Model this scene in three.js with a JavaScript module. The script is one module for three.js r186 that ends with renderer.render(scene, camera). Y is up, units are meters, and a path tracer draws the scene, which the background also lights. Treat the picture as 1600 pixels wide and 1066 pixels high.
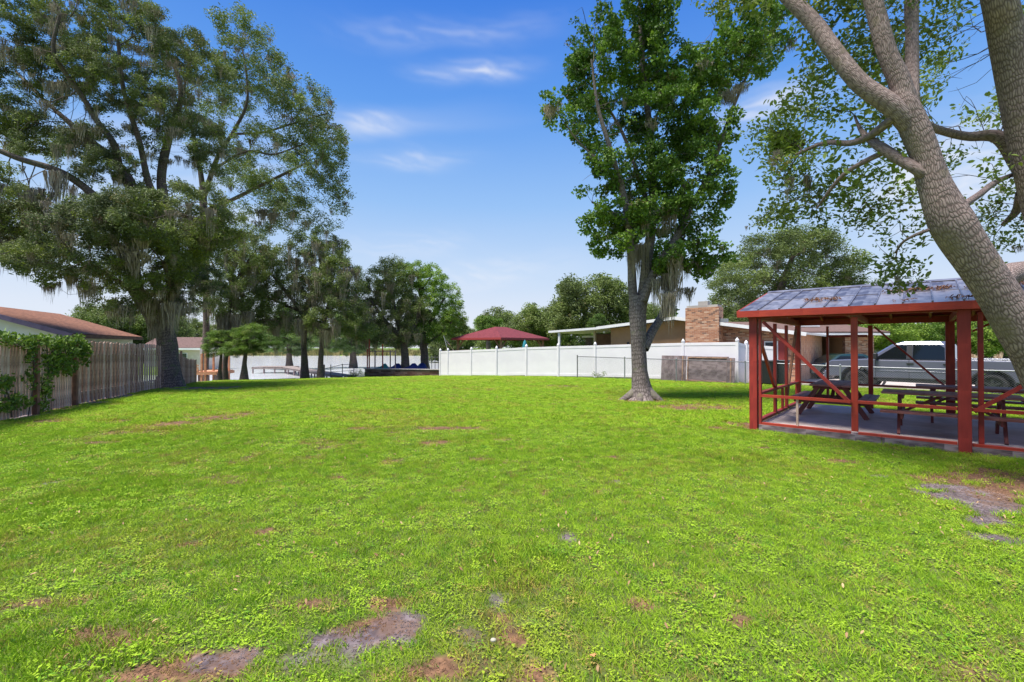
import * as THREE from 'three';
import { mergeGeometries } from 'three/addons/utils/BufferGeometryUtils.js';
import { RoundedBoxGeometry } from 'three/addons/geometries/RoundedBoxGeometry.js';

// ------------------------------------------------------------------ camera, sky, sun, exposure
const scene = new THREE.Scene();
const EYE = 1.6, F = 711, CX = 800, HZ = 540;          // lens in pixels of the 1600 x 1066 photograph, horizon row
const camera = new THREE.PerspectiveCamera(2 * Math.atan(533 / F) * 180 / Math.PI, 1600 / 1066, 0.05, 900);
camera.position.set(0, EYE, 0);
camera.rotation.x = Math.atan((HZ - 533) / F);
const renderer = new THREE.WebGLRenderer({ antialias: true });
renderer.setSize(1024, 682);
renderer.toneMapping = THREE.LinearToneMapping;
const EXPOSURE = 1.75;
renderer.toneMappingExposure = EXPOSURE;
renderer.shadowMap.enabled = true;

// ---- small maths kit
function rng(seed) { let a = seed >>> 0; return () => { a = (a + 0x6D2B79F5) | 0; let t = Math.imul(a ^ (a >>> 15), 1 | a); t = (t + Math.imul(t ^ (t >>> 7), 61 | t)) ^ t; return ((t ^ (t >>> 14)) >>> 0) / 4294967296; }; }
const clamp = (x, a = 0, b = 1) => Math.min(b, Math.max(a, x));
const mix = (a, b, t) => a + (b - a) * t;
const smooth = (a, b, x) => { const t = clamp((x - a) / (b - a)); return t * t * (3 - 2 * t); };
const hash2 = (x, y) => { let h = Math.imul(x | 0, 374761393) + Math.imul(y | 0, 668265263); h = Math.imul(h ^ (h >>> 13), 1274126177); return ((h ^ (h >>> 16)) >>> 0) / 4294967296; };
function vnoise(x, y, per = 0) {
  const xi = Math.floor(x), yi = Math.floor(y), fx = x - xi, fy = y - yi;
  const u = fx * fx * (3 - 2 * fx), v = fy * fy * (3 - 2 * fy);
  const w = per ? (k) => ((k % per) + per) % per : (k) => k;
  const a = hash2(w(xi), w(yi)), b = hash2(w(xi + 1), w(yi)), c = hash2(w(xi), w(yi + 1)), d = hash2(w(xi + 1), w(yi + 1));
  return mix(mix(a, b, u), mix(c, d, u), v);
}
function fbm(x, y, oct = 4, per = 0) { let s = 0, a = 0.5, n = 0; for (let i = 0; i < oct; i++) { s += a * vnoise(x, y, per); n += a; x *= 2; y *= 2; if (per) per *= 2; a *= 0.5; } return s / n; }
const V = (x, y, z) => new THREE.Vector3(x, y, z);
const P = (px, py, d) => V((px - CX) / F * d, EYE + (HZ - py) / F * d, -d);       // photo pixel at a known distance
const X = (px, d) => (px - CX) / F * d;
const Yh = (py, d) => EYE + (HZ - py) / F * d;

// ---- the sky: clear blue with thin cirrus, one computed map
{
  const w = 2048, h = 1024, data = new Float32Array(w * h * 4);
  const stops = [[0, .83, .87, .95], [4, .74, .82, .95], [9, .56, .72, .95], [17, .32, .55, .93], [27, .135, .36, .87], [38, .058, .225, .77], [55, .042, .17, .66], [90, .036, .145, .58]];
  const streaks = [[742, 110, 70, 14, .62], [580, 192, 60, 16, .5], [640, 250, 75, 15, .4], [1195, 165, 70, 26, .6], [700, 50, 130, 18, .2], [770, 425, 120, 26, .35], [650, 385, 110, 24, .25], [1490, 240, 120, 40, .7], [1520, 300, 100, 40, .6]].map(([px, py, sx, sy, a]) => {
    const v = P(px, py, 10).sub(V(0, EYE, 0)); return { az: Math.atan2(v.x, -v.z), el: Math.atan2(v.y, Math.hypot(v.x, v.z)), sx: sx / F, sy: sy / F, a };
  });
  for (let j = 0; j < h; j++) {
    const el = ((j + .5) / h - .5) * Math.PI, deg = Math.max(0, el * 180 / Math.PI);
    let k = 0; while (k < stops.length - 2 && stops[k + 1][0] < deg) k++;
    const A = stops[k], B = stops[k + 1], t = clamp((deg - A[0]) / (B[0] - A[0])), base = [1, 2, 3].map((c) => mix(A[c], B[c], t));
    for (let i = 0; i < w; i++) {
      const ang = ((i + .5) / w - .5) * 2 * Math.PI, dx = Math.cos(ang), dz = Math.sin(ang), az = Math.atan2(dx, -dz);
      let c = 0;
      if (el > 0.01) {
        const q = 1 / (Math.sin(el) + .12), cx = dx * Math.cos(el) * q, cz = dz * Math.cos(el) * q;
        const n = fbm(cx * .8 + 7.3, cz * 2.6 + 1.1, 5), m = fbm(cx * .35 + 3.1, cz * .5 + 9.2, 3);
        c = smooth(.52, .85, n) * smooth(.42, .68, m) * .5;
        for (const s of streaks) {
          let da = (az - s.az) * Math.cos(el), de = el - s.el - da * .10;
          if (Math.abs(da) > s.sx * 3 || Math.abs(de) > s.sy * 4) continue;
          const w1 = fbm(da * 9 + s.sx * 90, de * 16 + 4, 3) - .5, w2 = fbm(da * 12 + 40, de * 20 + s.sy * 300, 3) - .5; da += w1 * s.sx * .7; de += w2 * s.sy * 1.0 + w1 * s.sy * .4;
          const g = Math.exp(-(da * da) / (s.sx * s.sx * .6) - (de * de) / (s.sy * s.sy * .6)), st = fbm(da * 14 - de * 30 + 5, de * 130 + da * 26 + s.az * 10, 5);
          c += s.a * 1.15 * g * (.35 + .65 * smooth(.2, .75, st));
        }
        c *= smooth(0, .06, el) ; c = clamp(c, 0, .85);
      }
      const o = (j * w + i) * 4;
      for (let b = 0; b < 3; b++) data[o + b] = mix(base[b], [.86, .89, .97][b], c) / EXPOSURE;
      data[o + 3] = 1;
    }
  }
  const sky = new THREE.DataTexture(data, w, h, THREE.RGBAFormat, THREE.FloatType);
  sky.mapping = THREE.EquirectangularReflectionMapping; sky.magFilter = sky.minFilter = THREE.LinearFilter; sky.needsUpdate = true;
  scene.background = sky; scene.environment = sky;
}
// ---- the sun: high, a little to the left and behind, softened by thin cloud
const sun = new THREE.DirectionalLight(new THREE.Color(1, .95, .86), 4.6);
sun.position.set(-32, 92, 0); sun.target.position.set(0, 0, -18); scene.add(sun, sun.target);
sun.castShadow = true; sun.shadow.radius = 40; sun.shadow.mapSize.set(4096, 4096);
Object.assign(sun.shadow.camera, { left: -60, right: 60, top: 60, bottom: -60, near: 1, far: 260 });

// ------------------------------------------------------------------ helpers
const used = new Map();
function numbered(name) { const n = used.get(name) || 0; used.set(name, n + 1); return n ? `${name}_${String(n).padStart(3, '0')}` : name; }
function tag(o, label, category, group) { o.userData.label = label; o.userData.category = category; if (group) o.userData.group = group; return o; }
function thing(name, label, category, pos = [0, 0, 0], turn = 0, group) {
  const o = new THREE.Group(); o.name = numbered(name); o.position.set(...pos); o.rotation.y = turn; scene.add(o); return tag(o, label, category, group);
}
function mesh(name, geo, mat, parent) { const m = new THREE.Mesh(geo, mat); m.name = parent ? name : numbered(name); m.castShadow = m.receiveShadow = true; (parent || scene).add(m); return m; }
function struct(name, geo, mat) { const m = mesh(name, geo, mat); m.userData.kind = 'structure'; return m; }
function stuffPart(name, geo, mat, parent) { const m = mesh(name, geo, mat, parent); m.userData.kind = 'stuff'; return m; }
// geometry that keeps uv in metres, v along the longer side of each face
function box(w, h, d, x = 0, y = 0, z = 0, bevel = 0) {
  const g = bevel ? new RoundedBoxGeometry(w, h, d, 1, bevel) : new THREE.BoxGeometry(w, h, d);
  const p = g.attributes.position, n = g.attributes.normal, uv = g.attributes.uv;
  for (let i = 0; i < p.count; i++) {
    const ax = Math.abs(n.getX(i)), ay = Math.abs(n.getY(i)), az = Math.abs(n.getZ(i));
    let a, b, la, lb;
    if (ax >= ay && ax >= az) { a = p.getZ(i); b = p.getY(i); la = d; lb = h; } else if (ay >= az) { a = p.getX(i); b = p.getZ(i); la = w; lb = d; } else { a = p.getX(i); b = p.getY(i); la = w; lb = h; }
    if (la > lb) [a, b] = [b, a];
    uv.setXY(i, a + x * .37 + z * .61, b + y * .43 + x * .13);
  }
  g.translate(x, y, z); return g;
}
function bar(p, q, w, h, bevel = 0) {                         // a beam from p to q, w across, h deep
  const a = V(...p), b = V(...q), L = a.distanceTo(b), g = box(w, L, h, 0, 0, 0, bevel);
  const dir = b.clone().sub(a).normalize();
  g.applyQuaternion(new THREE.Quaternion().setFromUnitVectors(V(0, 1, 0), dir));
  g.translate((a.x + b.x) / 2, (a.y + b.y) / 2, (a.z + b.z) / 2); return g;
}
function flatBar(p, q, w, h) {                                // like bar, but its width stays level
  const a = V(...p), b = V(...q), L = a.distanceTo(b), y = b.clone().sub(a).normalize(), x = V(0, 1, 0).cross(y);
  if (x.lengthSq() < 1e-6) x.set(1, 0, 0); x.normalize(); const z = x.clone().cross(y);
  const g = box(w, L, h); g.applyMatrix4(new THREE.Matrix4().makeBasis(x, y, z)); g.translate((a.x + b.x) / 2, (a.y + b.y) / 2, (a.z + b.z) / 2); return g;
}
function cyl(r0, r1, h, x, y, z, seg = 10) { const g = new THREE.CylinderGeometry(r1, r0, h, seg); g.translate(x, y + h / 2, z); return g; }
function pipe(p, q, r, seg = 6) {
  const a = V(...p), b = V(...q), L = a.distanceTo(b), g = new THREE.CylinderGeometry(r, r, L, seg);
  g.applyQuaternion(new THREE.Quaternion().setFromUnitVectors(V(0, 1, 0), b.clone().sub(a).normalize()));
  g.translate((a.x + b.x) / 2, (a.y + b.y) / 2, (a.z + b.z) / 2); return g;
}
function merge(list) {
  const flat = list.map((g) => { const o = g.index ? g.toNonIndexed() : g; for (const k of Object.keys(o.attributes)) if (!['position', 'normal', 'uv'].includes(k)) o.deleteAttribute(k); return o; });
  return mergeGeometries(flat);
}
// textures
const toS = (c) => Math.round(255 * (c <= .0031308 ? 12.92 * c : 1.055 * Math.pow(clamp(c), 1 / 2.4) - .055));
function colorTex(n, fn, rep = 1, n2 = n) {
  const data = new Uint8Array(n * n2 * 4);
  for (let j = 0; j < n2; j++) for (let i = 0; i < n; i++) { const c = fn((i + .5) / n, (j + .5) / n2), o = (j * n + i) * 4; data[o] = toS(c[0]); data[o + 1] = toS(c[1]); data[o + 2] = toS(c[2]); data[o + 3] = 255; }
  const t = new THREE.DataTexture(data, n, n2); t.colorSpace = THREE.SRGBColorSpace; finish(t, rep); return t;
}
function greyTex(n, fn, rep = 1) {
  const data = new Uint8Array(n * n * 4);
  for (let j = 0; j < n; j++) for (let i = 0; i < n; i++) { const c = Math.round(255 * clamp(fn((i + .5) / n, (j + .5) / n))), o = (j * n + i) * 4; data[o] = data[o + 1] = data[o + 2] = c; data[o + 3] = 255; }
  const t = new THREE.DataTexture(data, n, n); finish(t, rep); return t;
}
function finish(t, rep) { t.wrapS = t.wrapT = THREE.RepeatWrapping; t.magFilter = THREE.LinearFilter; t.minFilter = THREE.LinearMipmapLinearFilter; t.generateMipmaps = true; t.repeat.set(1 / rep, 1 / rep); t.needsUpdate = true; }
const mix3 = (a, b, t) => [mix(a[0], b[0], t), mix(a[1], b[1], t), mix(a[2], b[2], t)];
const S = (color, roughness = .8, o = {}) => new THREE.MeshStandardMaterial({ color: new THREE.Color(...color), roughness, ...o });
// wood: long grain along v, worn patches; colours a (worn) to b (sound)
const grainBump = greyTex(256, (u, v) => .6 * fbm(u * 40, v * 3, 4, 0) + .4 * vnoise(u * 90, v * 6, 0), .5);
function wood(a, b, rough = .8, contrast = 1, bump = .003) {
  const t = colorTex(256, (u, v) => { const g = fbm(u * 24, v * 2.2, 4), s = fbm(u * 5 + 9, v * 4 + 2, 3); return mix3(a, b, clamp(.5 + contrast * ((g - .5) * 1.1 + (s - .5) * 1.3))); }, .7);
  return new THREE.MeshStandardMaterial({ map: t, roughness: rough, bumpMap: grainBump, bumpScale: bump });
}
function blotchy(a, b, rep, rough = .8, f = 6, o = {}, contrast = 1.6) { return new THREE.MeshStandardMaterial({ map: colorTex(256, (u, v) => mix3(a, b, clamp(.5 + contrast * (fbm(u * f, v * f, 5, f) - .5))), rep), roughness: rough, ...o }); }

// ------------------------------------------------------------------ lie of the land
const prof = [[-1e3, 0], [6, 0], [12, -.04], [18, -.1], [24.5, -.22], [30, -.4], [35, -.63], [38, -.8], [39.2, -1.05], [41, -1.75], [44, -2.6]];
function lookup(tab, s) { let k = 0; while (k < tab.length - 2 && tab[k + 1][0] < s) k++; const A = tab[k], B = tab[k + 1]; return mix(A[1], B[1], clamp((s - A[0]) / (B[0] - A[0]))); }
const FENCE_DIR = [.752, -.659];                       // chain-link line in (x, distance)
const beyond = (x, d) => (x - 3.66) * .659 + (d - 25.5) * .752;
const LAKE_Y = -1.35;
function G(x, z) {                                      // ground height
  const d = -z, s = d - .36 * x;
  let y = lookup(prof, Math.min(s, 38));
  const left = d < 45 ? -.9 * d : -.69 * d;
  const wet = smooth(38, 43, s) * smooth(-.098 * d, -.098 * d - 2.5, x) * smooth(left - 1, left + 1.5, x) * (1 - smooth(128, 133, d));
  y = mix(y, -2.8, wet);
  if (d > 60) y = mix(y, wet > 0 ? y : -.9, smooth(60, 90, d));
  y -= .2 * smooth(.7, 2, beyond(x, d)) * smooth(6, 11, x);
  y += .025 * (fbm(x * .5 + 40, z * .5 + 11, 3) - .5) * (1 - wet);
  return y;
}
// ------------------------------------------------------------------ ground, lawn, lake, driveway
function axis(parts) { const out = []; for (const [a, b, n] of parts) for (let i = 0; i < n; i++) out.push(mix(a, b, i / n)); out.push(parts[parts.length - 1][1]); return out; }
function sheet(xs, zs, yf, uvf) {
  const pos = [], uv = [], idx = [];
  for (const z of zs) for (const x of xs) { pos.push(x, yf(x, z), z); uv.push(...uvf(x, z)); }
  const n = xs.length;
  for (let j = 0; j < zs.length - 1; j++) for (let i = 0; i < n - 1; i++) { const a = j * n + i; idx.push(a, a + n, a + 1, a + 1, a + n, a + n + 1); }
  const g = new THREE.BufferGeometry(); g.setAttribute('position', new THREE.Float32BufferAttribute(pos, 3)); g.setAttribute('uv', new THREE.Float32BufferAttribute(uv, 2)); g.setIndex(idx); g.computeVertexNormals(); return g;
}
const LX0 = -24, LX1 = 24, LD0 = -4, LD1 = 44;
// worn spots in the turf: [pixel x, y, half width, half height in pixels, kind] kind 0 grey sand, 1 brown thatch
const worn = [
  [522, 1000, 42, 17, 0], [470, 1028, 60, 15, 0], [632, 978, 20, 15, 0], [745, 896, 26, 8, 0], [768, 886, 12, 5, 0], [722, 988, 22, 12, 0], [780, 936, 14, 9, 0], [888, 838, 16, 6, 0], [893, 842, 12, 5, 0], [150, 1032, 28, 10, 0], [392, 1022, 26, 10, 0], [350, 1036, 30, 10, 0], [852, 915, 8, 7, 0], [962, 752, 10, 3, 0], [1500, 777, 55, 8, 0], [1460, 778, 20, 6, 0], [1565, 795, 45, 10, 0], [1480, 762, 30, 5, 0], [1540, 815, 20, 5, 0], [1570, 842, 20, 5, 0], [1380, 744, 22, 4, 0], [85, 752, 14, 4, 0],
  [332, 650, 62, 7, 1], [268, 661, 58, 8, 1], [375, 645, 40, 5, 1], [210, 672, 70, 5, 1], [165, 690, 40, 4, 1], [190, 655, 40, 4, 1], [180, 1000, 44, 12, 1], [245, 1052, 70, 14, 1], [320, 1042, 60, 16, 1], [495, 945, 36, 10, 1], [560, 985, 40, 14, 1], [606, 942, 20, 7, 1], [690, 1035, 46, 14, 1], [640, 1050, 40, 10, 1], [805, 995, 24, 14, 1], [840, 1050, 24, 16, 1], [780, 965, 20, 8, 1], [1520, 744, 85, 9, 1], [1590, 760, 60, 14, 1], [1560, 772, 50, 10, 1], [1430, 746, 24, 5, 1], [1345, 748, 14, 4, 1], [1155, 968, 14, 7, 1], [1155, 662, 28, 9, 1], [1120, 668, 24, 5, 1], [1075, 635, 70, 7, 1], [70, 940, 40, 8, 1], [130, 985, 34, 8, 1], [235, 740, 26, 4, 1], [360, 722, 16, 3, 1], [215, 735, 16, 3, 1], [560, 668, 40, 3, 1], [700, 668, 60, 3, 1], [620, 675, 30, 2.5, 1], [690, 690, 34, 3, 1], [745, 717, 24, 4, 1], [610, 720, 22, 4, 1], [855, 770, 12, 5, 1], [720, 765, 14, 4, 1], [785, 685, 22, 3, 1], [520, 745, 20, 4, 1], [960, 715, 20, 3, 1], [1190, 700, 20, 3, 1], [1310, 720, 26, 4, 1], [300, 850, 20, 5, 1], [420, 830, 16, 5, 1], [880, 600, 40, 2.5, 1], [620, 620, 26, 2, 1], [1000, 940, 14, 6, 1], [70, 655, 40, 5, 1], [160, 628, 46, 5, 1],
].map(([px, py, rx, ry, k]) => { const d = EYE * F / (py - HZ); return { x: X(px, d), d, rx: (py > 930 || px > 1420 ? 1.6 : 1) * rx / F * d, rd: (py > 930 || px > 1420 ? 1.5 : 1) * d * d / (EYE * F) * ry, k }; });
for (let t = 1; t < 15; t += 1.3) worn.push({ x: -11.1 - .379 * t, d: 10 + .926 * t, rx: .38 + .03 * t, rd: .9, k: t % 2.6 > 1.3 ? 1 : 0 });
worn.push({ x: -13.9, d: 19.2, rx: 3.2, rd: 1.5, k: 0 }, { x: -12.6, d: 19.6, rx: 2.4, rd: 1.1, k: 1 }, { x: 6.0, d: 5.2, rx: 1.0, rd: .5, k: 1 }, { x: 3.9, d: 13.6, rx: .9, rd: .7, k: 1 });
const WN = 1400, wearA = new Float32Array(WN * WN), wearB = new Float32Array(WN * WN);   // [grey sand, brown thatch] 0..1 over the lawn
for (let j = 0; j < WN; j++) {
  const d = mix(LD0, LD1, (j + .5) / WN), row = worn.filter((w) => Math.abs(d - w.d) < 1.9 * w.rd);
  for (let i = 0; i < WN; i++) {
    const x = mix(LX0, LX1, (i + .5) / WN); let a = 0, b = 0, n = null;
    for (const w of row) {
      const ex = (x - w.x) / w.rx; if (Math.abs(ex) > 1.9) continue; const ed = (d - w.d) / w.rd;
      if (n === null) n = (fbm(x * 2.6 + 5, d * 2.6 + 3, 4) - .5) * 1.5 + (fbm(x * 9 + 1, d * 9 + 7, 3) - .5) * 1.1;
      const v = smooth(-.15, .75, 1.05 - Math.hypot(ex, ed) + n * 1.15); if (w.k) b = Math.max(b, v); else a = Math.max(a, v);
    }
    const m = smooth(.52, .70, fbm(x * .55 + 21, d * .55 + 4, 3)); if (m > 0) b = Math.max(b, m * .7 * smooth(.5, .7, fbm(x * 3.2 + 11, d * 3.2 + 17, 3)) * .85);
    wearA[j * WN + i] = a; wearB[j * WN + i] = b;
  }
}
function wear(x, d) { const i = Math.floor((x - LX0) / (LX1 - LX0) * WN), j = Math.floor((d - LD0) / (LD1 - LD0) * WN); if (i < 0 || j < 0 || i >= WN || j >= WN) return [0, 0]; return [wearA[j * WN + i], wearB[j * WN + i]]; }
{
  const tile = colorTex(512, (u, v) => { const n = fbm(u * 12, v * 12, 5, 12), m = vnoise(u * 120, v * 120, 120); return mix3([.09, .17, .012], [.20, .31, .025], clamp(n * 1.2 - .1 + (m - .5) * .5)); }, 4);
  const xs = axis([[-340, -60, 14], [-60, -24, 30], [-24, 24, 120], [24, 60, 30], [60, 340, 14]]), ds = axis([[-60, -4, 10], [-4, 44, 130], [44, 60, 24], [60, 140, 60], [140, 420, 14]]);
  struct('ground', sheet(xs, ds.map((d) => -d), (x, z) => G(x, z) - (x > LX0 && x < LX1 && -z > LD0 && -z < LD1 ? .03 : 0), (x, z) => [x, z]), new THREE.MeshStandardMaterial({ map: tile, roughness: 1 }));
}
{
  const N = 2048;
  const lawnMap = colorTex(N, (u, v) => {
    const x = mix(LX0, LX1, u), d = mix(LD1, LD0, v), [a, b] = wear(x, d), n = fbm(x * 7, d * 7, 3), f = hash2(Math.floor(u * N), Math.floor(v * N));
    let c = mix3([.055, .075, .015], [.125, .15, .03], clamp(n * 1.3 - .15 + (f - .5) * .7));
    c = mix3(c, mix3([.09, .045, .025], [.27, .14, .075], clamp(.2 + n * .6 + (f - .5) * 1.0)), b);
    return mix3(c, mix3(mix3([.075, .055, .06], [.225, .18, .19], clamp(n * 1.5 - .25 + (f - .5) * 1.1)), [.15, .085, .055], .7 * smooth(.48, .62, fbm(x * 5 + 3, d * 5 + 6, 3))), a);
  }, 1);
  lawnMap.wrapS = lawnMap.wrapT = THREE.ClampToEdgeWrapping;
  const lumps = greyTex(512, (u, v) => fbm(u * 40, v * 40, 4, 40), 1 / 16);
  const xs = axis([[LX0, LX1, 190]]), ds = axis([[LD0, LD1, 190]]);
  struct('lawn', sheet(xs, ds.map((d) => -d), (x, z) => G(x, z), (x, z) => [(x - LX0) / (LX1 - LX0), (LD1 + z) / (LD1 - LD0)]), new THREE.MeshStandardMaterial({ map: lawnMap, roughness: 1, bumpMap: lumps, bumpScale: .02 }));
}
{
  const rip = greyTex(512, (u, v) => .5 * fbm(u * 16, v * 44, 4, 0) + .5 * fbm(u * 50 + 3, v * 110, 3, 0), 6);
  const g = new THREE.PlaneGeometry(360, 150); g.rotateX(-Math.PI / 2); g.translate(-60, LAKE_Y, -105);
  const p = g.attributes.position, uv = g.attributes.uv; for (let i = 0; i < p.count; i++) uv.setXY(i, p.getX(i), p.getZ(i));
  struct('lake', g, new THREE.MeshPhysicalMaterial({ color: new THREE.Color(.74, .75, .79), roughness: .1, ior: 1.5, bumpMap: rip, bumpScale: .008 }));
}
// concrete drive past the chain-link fence, with its low kerb
const E = V(.752, 0, .659), NB = V(.659, 0, -.752), D0 = V(3.66, 0, -25.5);       // along the boundary, across it, origin on the boundary
const onLine = (t, q, y = 0) => D0.clone().addScaledVector(E, t).addScaledVector(NB, q).setY(y);
const EANG = Math.atan2(-.659, .752);
{
  const m = new THREE.MeshStandardMaterial({ map: colorTex(512, (u, v) => { const n = fbm(u * 5, v * 5, 5, 5), s = fbm(u * 30, v * 30, 3, 30); return mix3([.40, .33, .29], [.66, .57, .52], clamp(.5 + 1.5 * (n - .5) + .6 * (s - .5))); }, 3), roughness: .9 });
  const pos = [], uv = [], idx = []; const nt = 24, nq = 12;
  for (let j = 0; j <= nq; j++) for (let i = 0; i <= nt; i++) { const p = onLine(mix(8.6, 27, i / nt), mix(1.25, 12.2, j / nq)); pos.push(p.x, G(p.x, p.z) + .045, p.z); uv.push(p.x, p.z); }
  for (let j = 0; j < nq; j++) for (let i = 0; i < nt; i++) { const a = j * (nt + 1) + i; idx.push(a, a + 1, a + nt + 1, a + 1, a + nt + 2, a + nt + 1); }
  const g = new THREE.BufferGeometry(); g.setAttribute('position', new THREE.Float32BufferAttribute(pos, 3)); g.setAttribute('uv', new THREE.Float32BufferAttribute(uv, 2)); g.setIndex(idx); g.computeVertexNormals();
  struct('driveway', g, m);
  const k = [];
  for (let i = 0; i < 9; i++) { const t0 = 8.6 + i * 2.04, a = onLine(t0, .82), b = onLine(t0 + 2.03, .82); k.push(flatBar([a.x, G(a.x, a.z) + .02, a.z], [b.x, G(b.x, b.z) + .02, b.z], .5, .16)); }
  struct('concrete_kerb', merge(k), m);
}
// ------------------------------------------------------------------ tree kit: limbs drawn by hand, twigs grown towards the crown's volume
function tube(pts, rad, sides, o = {}) {
  const n = pts.length, pos = [], uv = [], idx = []; let L = 0, nrm = V(1, 0, 0);
  const t0 = pts[1].clone().sub(pts[0]).normalize(); if (Math.abs(t0.x) > .9) nrm.set(0, 0, 1); nrm.addScaledVector(t0, -nrm.dot(t0)).normalize();
  const bin = V(0, 0, 0), tan = V(0, 0, 0), rr = o.uvr || rad[0], wraps = Math.max(1, Math.round(6.283 * rr / (o.tile || .5))) * (o.tile || .5);
  for (let i = 0; i < n; i++) {
    tan.copy(pts[Math.min(n - 1, i + 1)]).sub(pts[Math.max(0, i - 1)]).normalize(); nrm.addScaledVector(tan, -nrm.dot(tan)).normalize(); bin.crossVectors(tan, nrm);
    if (i) L += pts[i].distanceTo(pts[i - 1]);
    for (let k = 0; k <= sides; k++) {
      const a = (k % sides) / sides * 6.283185, f = o.lump ? 1 + o.lump * (2 * vnoise(Math.cos(a) * 1.3 + 8 + (o.seed || 0), L * 1.6 + Math.sin(a) * 1.3 + 3) - 1) + (o.flute ? o.flute * Math.max(0, 1 - L / (o.fluteLen || .7)) * Math.cos(a * 5 + 1.1) : 0) : 1, r = rad[i] * f;
      pos.push(pts[i].x + (nrm.x * Math.cos(a) + bin.x * Math.sin(a)) * r, pts[i].y + (nrm.y * Math.cos(a) + bin.y * Math.sin(a)) * r, pts[i].z + (nrm.z * Math.cos(a) + bin.z * Math.sin(a)) * r);
      uv.push(k / sides * wraps, L);
    }
  }
  const w = sides + 1;
  for (let i = 0; i < n - 1; i++) for (let k = 0; k < sides; k++) { const a = i * w + k; idx.push(a, a + 1, a + w, a + 1, a + w + 1, a + w); }
  const g = new THREE.BufferGeometry(); g.setAttribute('position', new THREE.Float32BufferAttribute(pos, 3)); g.setAttribute('uv', new THREE.Float32BufferAttribute(uv, 2)); g.setIndex(idx); g.computeVertexNormals(); return g;
}
function curve(raw, step) {                                   // [[Vector3, r], ...] -> dense smooth points and radii
  const c = new THREE.CatmullRomCurve3(raw.map((p) => p[0]), false, 'centripetal'), L = c.getLength(), n = Math.max(2, Math.ceil(L / step)), pts = [], rad = [];
  for (let i = 0; i <= n; i++) { const t = i / n, f = t * (raw.length - 1), k = Math.min(raw.length - 2, Math.floor(f)); pts.push(c.getPoint(t)); rad.push(mix(raw[k][1], raw[k + 1][1], f - k)); }
  return { pts, rad };
}
const LENS = [[-1, 0], [-.3, .34], [.4, .30], [1, 0], [.4, -.30], [-.3, -.34]];
const MAPLE = [[-1, 0], [-.55, .5], [-.75, .95], [-.1, .62], [.15, 1.0], [.35, .5], [1.1, 0], [.35, -.5], [.15, -1.0], [-.1, -.62], [-.75, -.95], [-.55, -.5]];
function leafClump(seed, n, radius, size, shape, o = {}) {
  const r = rng(seed), pos = [], idx = [], nor = [], m = new THREE.Matrix4(), q = new THREE.Quaternion(), p = V(0, 0, 0), nn = V(0, 0, 0);
  for (let i = 0; i < n; i++) {
    const th = r() * 6.283, ph = Math.acos(2 * r() - 1), rad = radius * Math.cbrt(r());
    p.set(Math.sin(ph) * Math.cos(th) * rad, Math.cos(ph) * rad * (o.flat || .75), Math.sin(ph) * Math.sin(th) * rad);
    q.setFromEuler(new THREE.Euler((r() - .5) * (o.tumble || 2.2), r() * 6.283, (r() - .5) * (o.tumble || 2.2) - (o.droop || .3), 'YXZ')); const s = size * (.65 + .6 * r());
    m.compose(p, q, V(s, s, s)); const b = pos.length / 3;
    nn.set(0, 1, 0).applyQuaternion(q);
    for (const [lx, lz] of shape) { const v = V(lx, -.16 * lx * lx + .28 * Math.abs(lz) * (o.fold ?? 1), lz).applyMatrix4(m); pos.push(v.x, v.y, v.z); nor.push(nn.x, nn.y, nn.z); }
    for (let k = 1; k < shape.length - 1; k++) idx.push(b, b + k, b + k + 1);
  }
  const g = new THREE.BufferGeometry(); g.setAttribute('position', new THREE.Float32BufferAttribute(pos, 3)); g.setAttribute('normal', new THREE.Float32BufferAttribute(nor, 3)); g.setIndex(idx); return g;
}
function mossClump(seed, n, spread, w) {                      // strands hanging from 0 to about -1
  const r = rng(seed), pos = [], idx = [];
  for (let i = 0; i < n; i++) {
    const a = r() * 6.283, rad = Math.sqrt(r()) * spread; let x = Math.cos(a) * rad, z = Math.sin(a) * rad; const len = (.2 + .8 * r() * r() + .1 * r()) * (1 - .45 * rad / spread), da = r() * 6.283, segs = 6, b = pos.length / 3, ww = w * (.5 + r());
    let y = .04 * r();
    for (let k = 0; k <= segs; k++) {
      const t = k / segs, wk = ww * (k == segs ? .05 : (.55 + .9 * r()) * (1 - .6 * t)), ta = da + t * 2.5;
      pos.push(x - Math.cos(ta) * wk, y, z - Math.sin(ta) * wk, x + Math.cos(ta) * wk, y - .01, z + Math.sin(ta) * wk);
      x += (r() - .5) * w * 2.6 - x * .07; z += (r() - .5) * w * 2.6 - z * .07; y -= len / segs;
      if (k < segs) idx.push(b + 2 * k, b + 2 * k + 1, b + 2 * k + 2, b + 2 * k + 1, b + 2 * k + 3, b + 2 * k + 2);
    }
  }
  const g = new THREE.BufferGeometry(); g.setAttribute('position', new THREE.Float32BufferAttribute(pos, 3)); g.setIndex(idx); g.computeVertexNormals(); return g;
}
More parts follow.
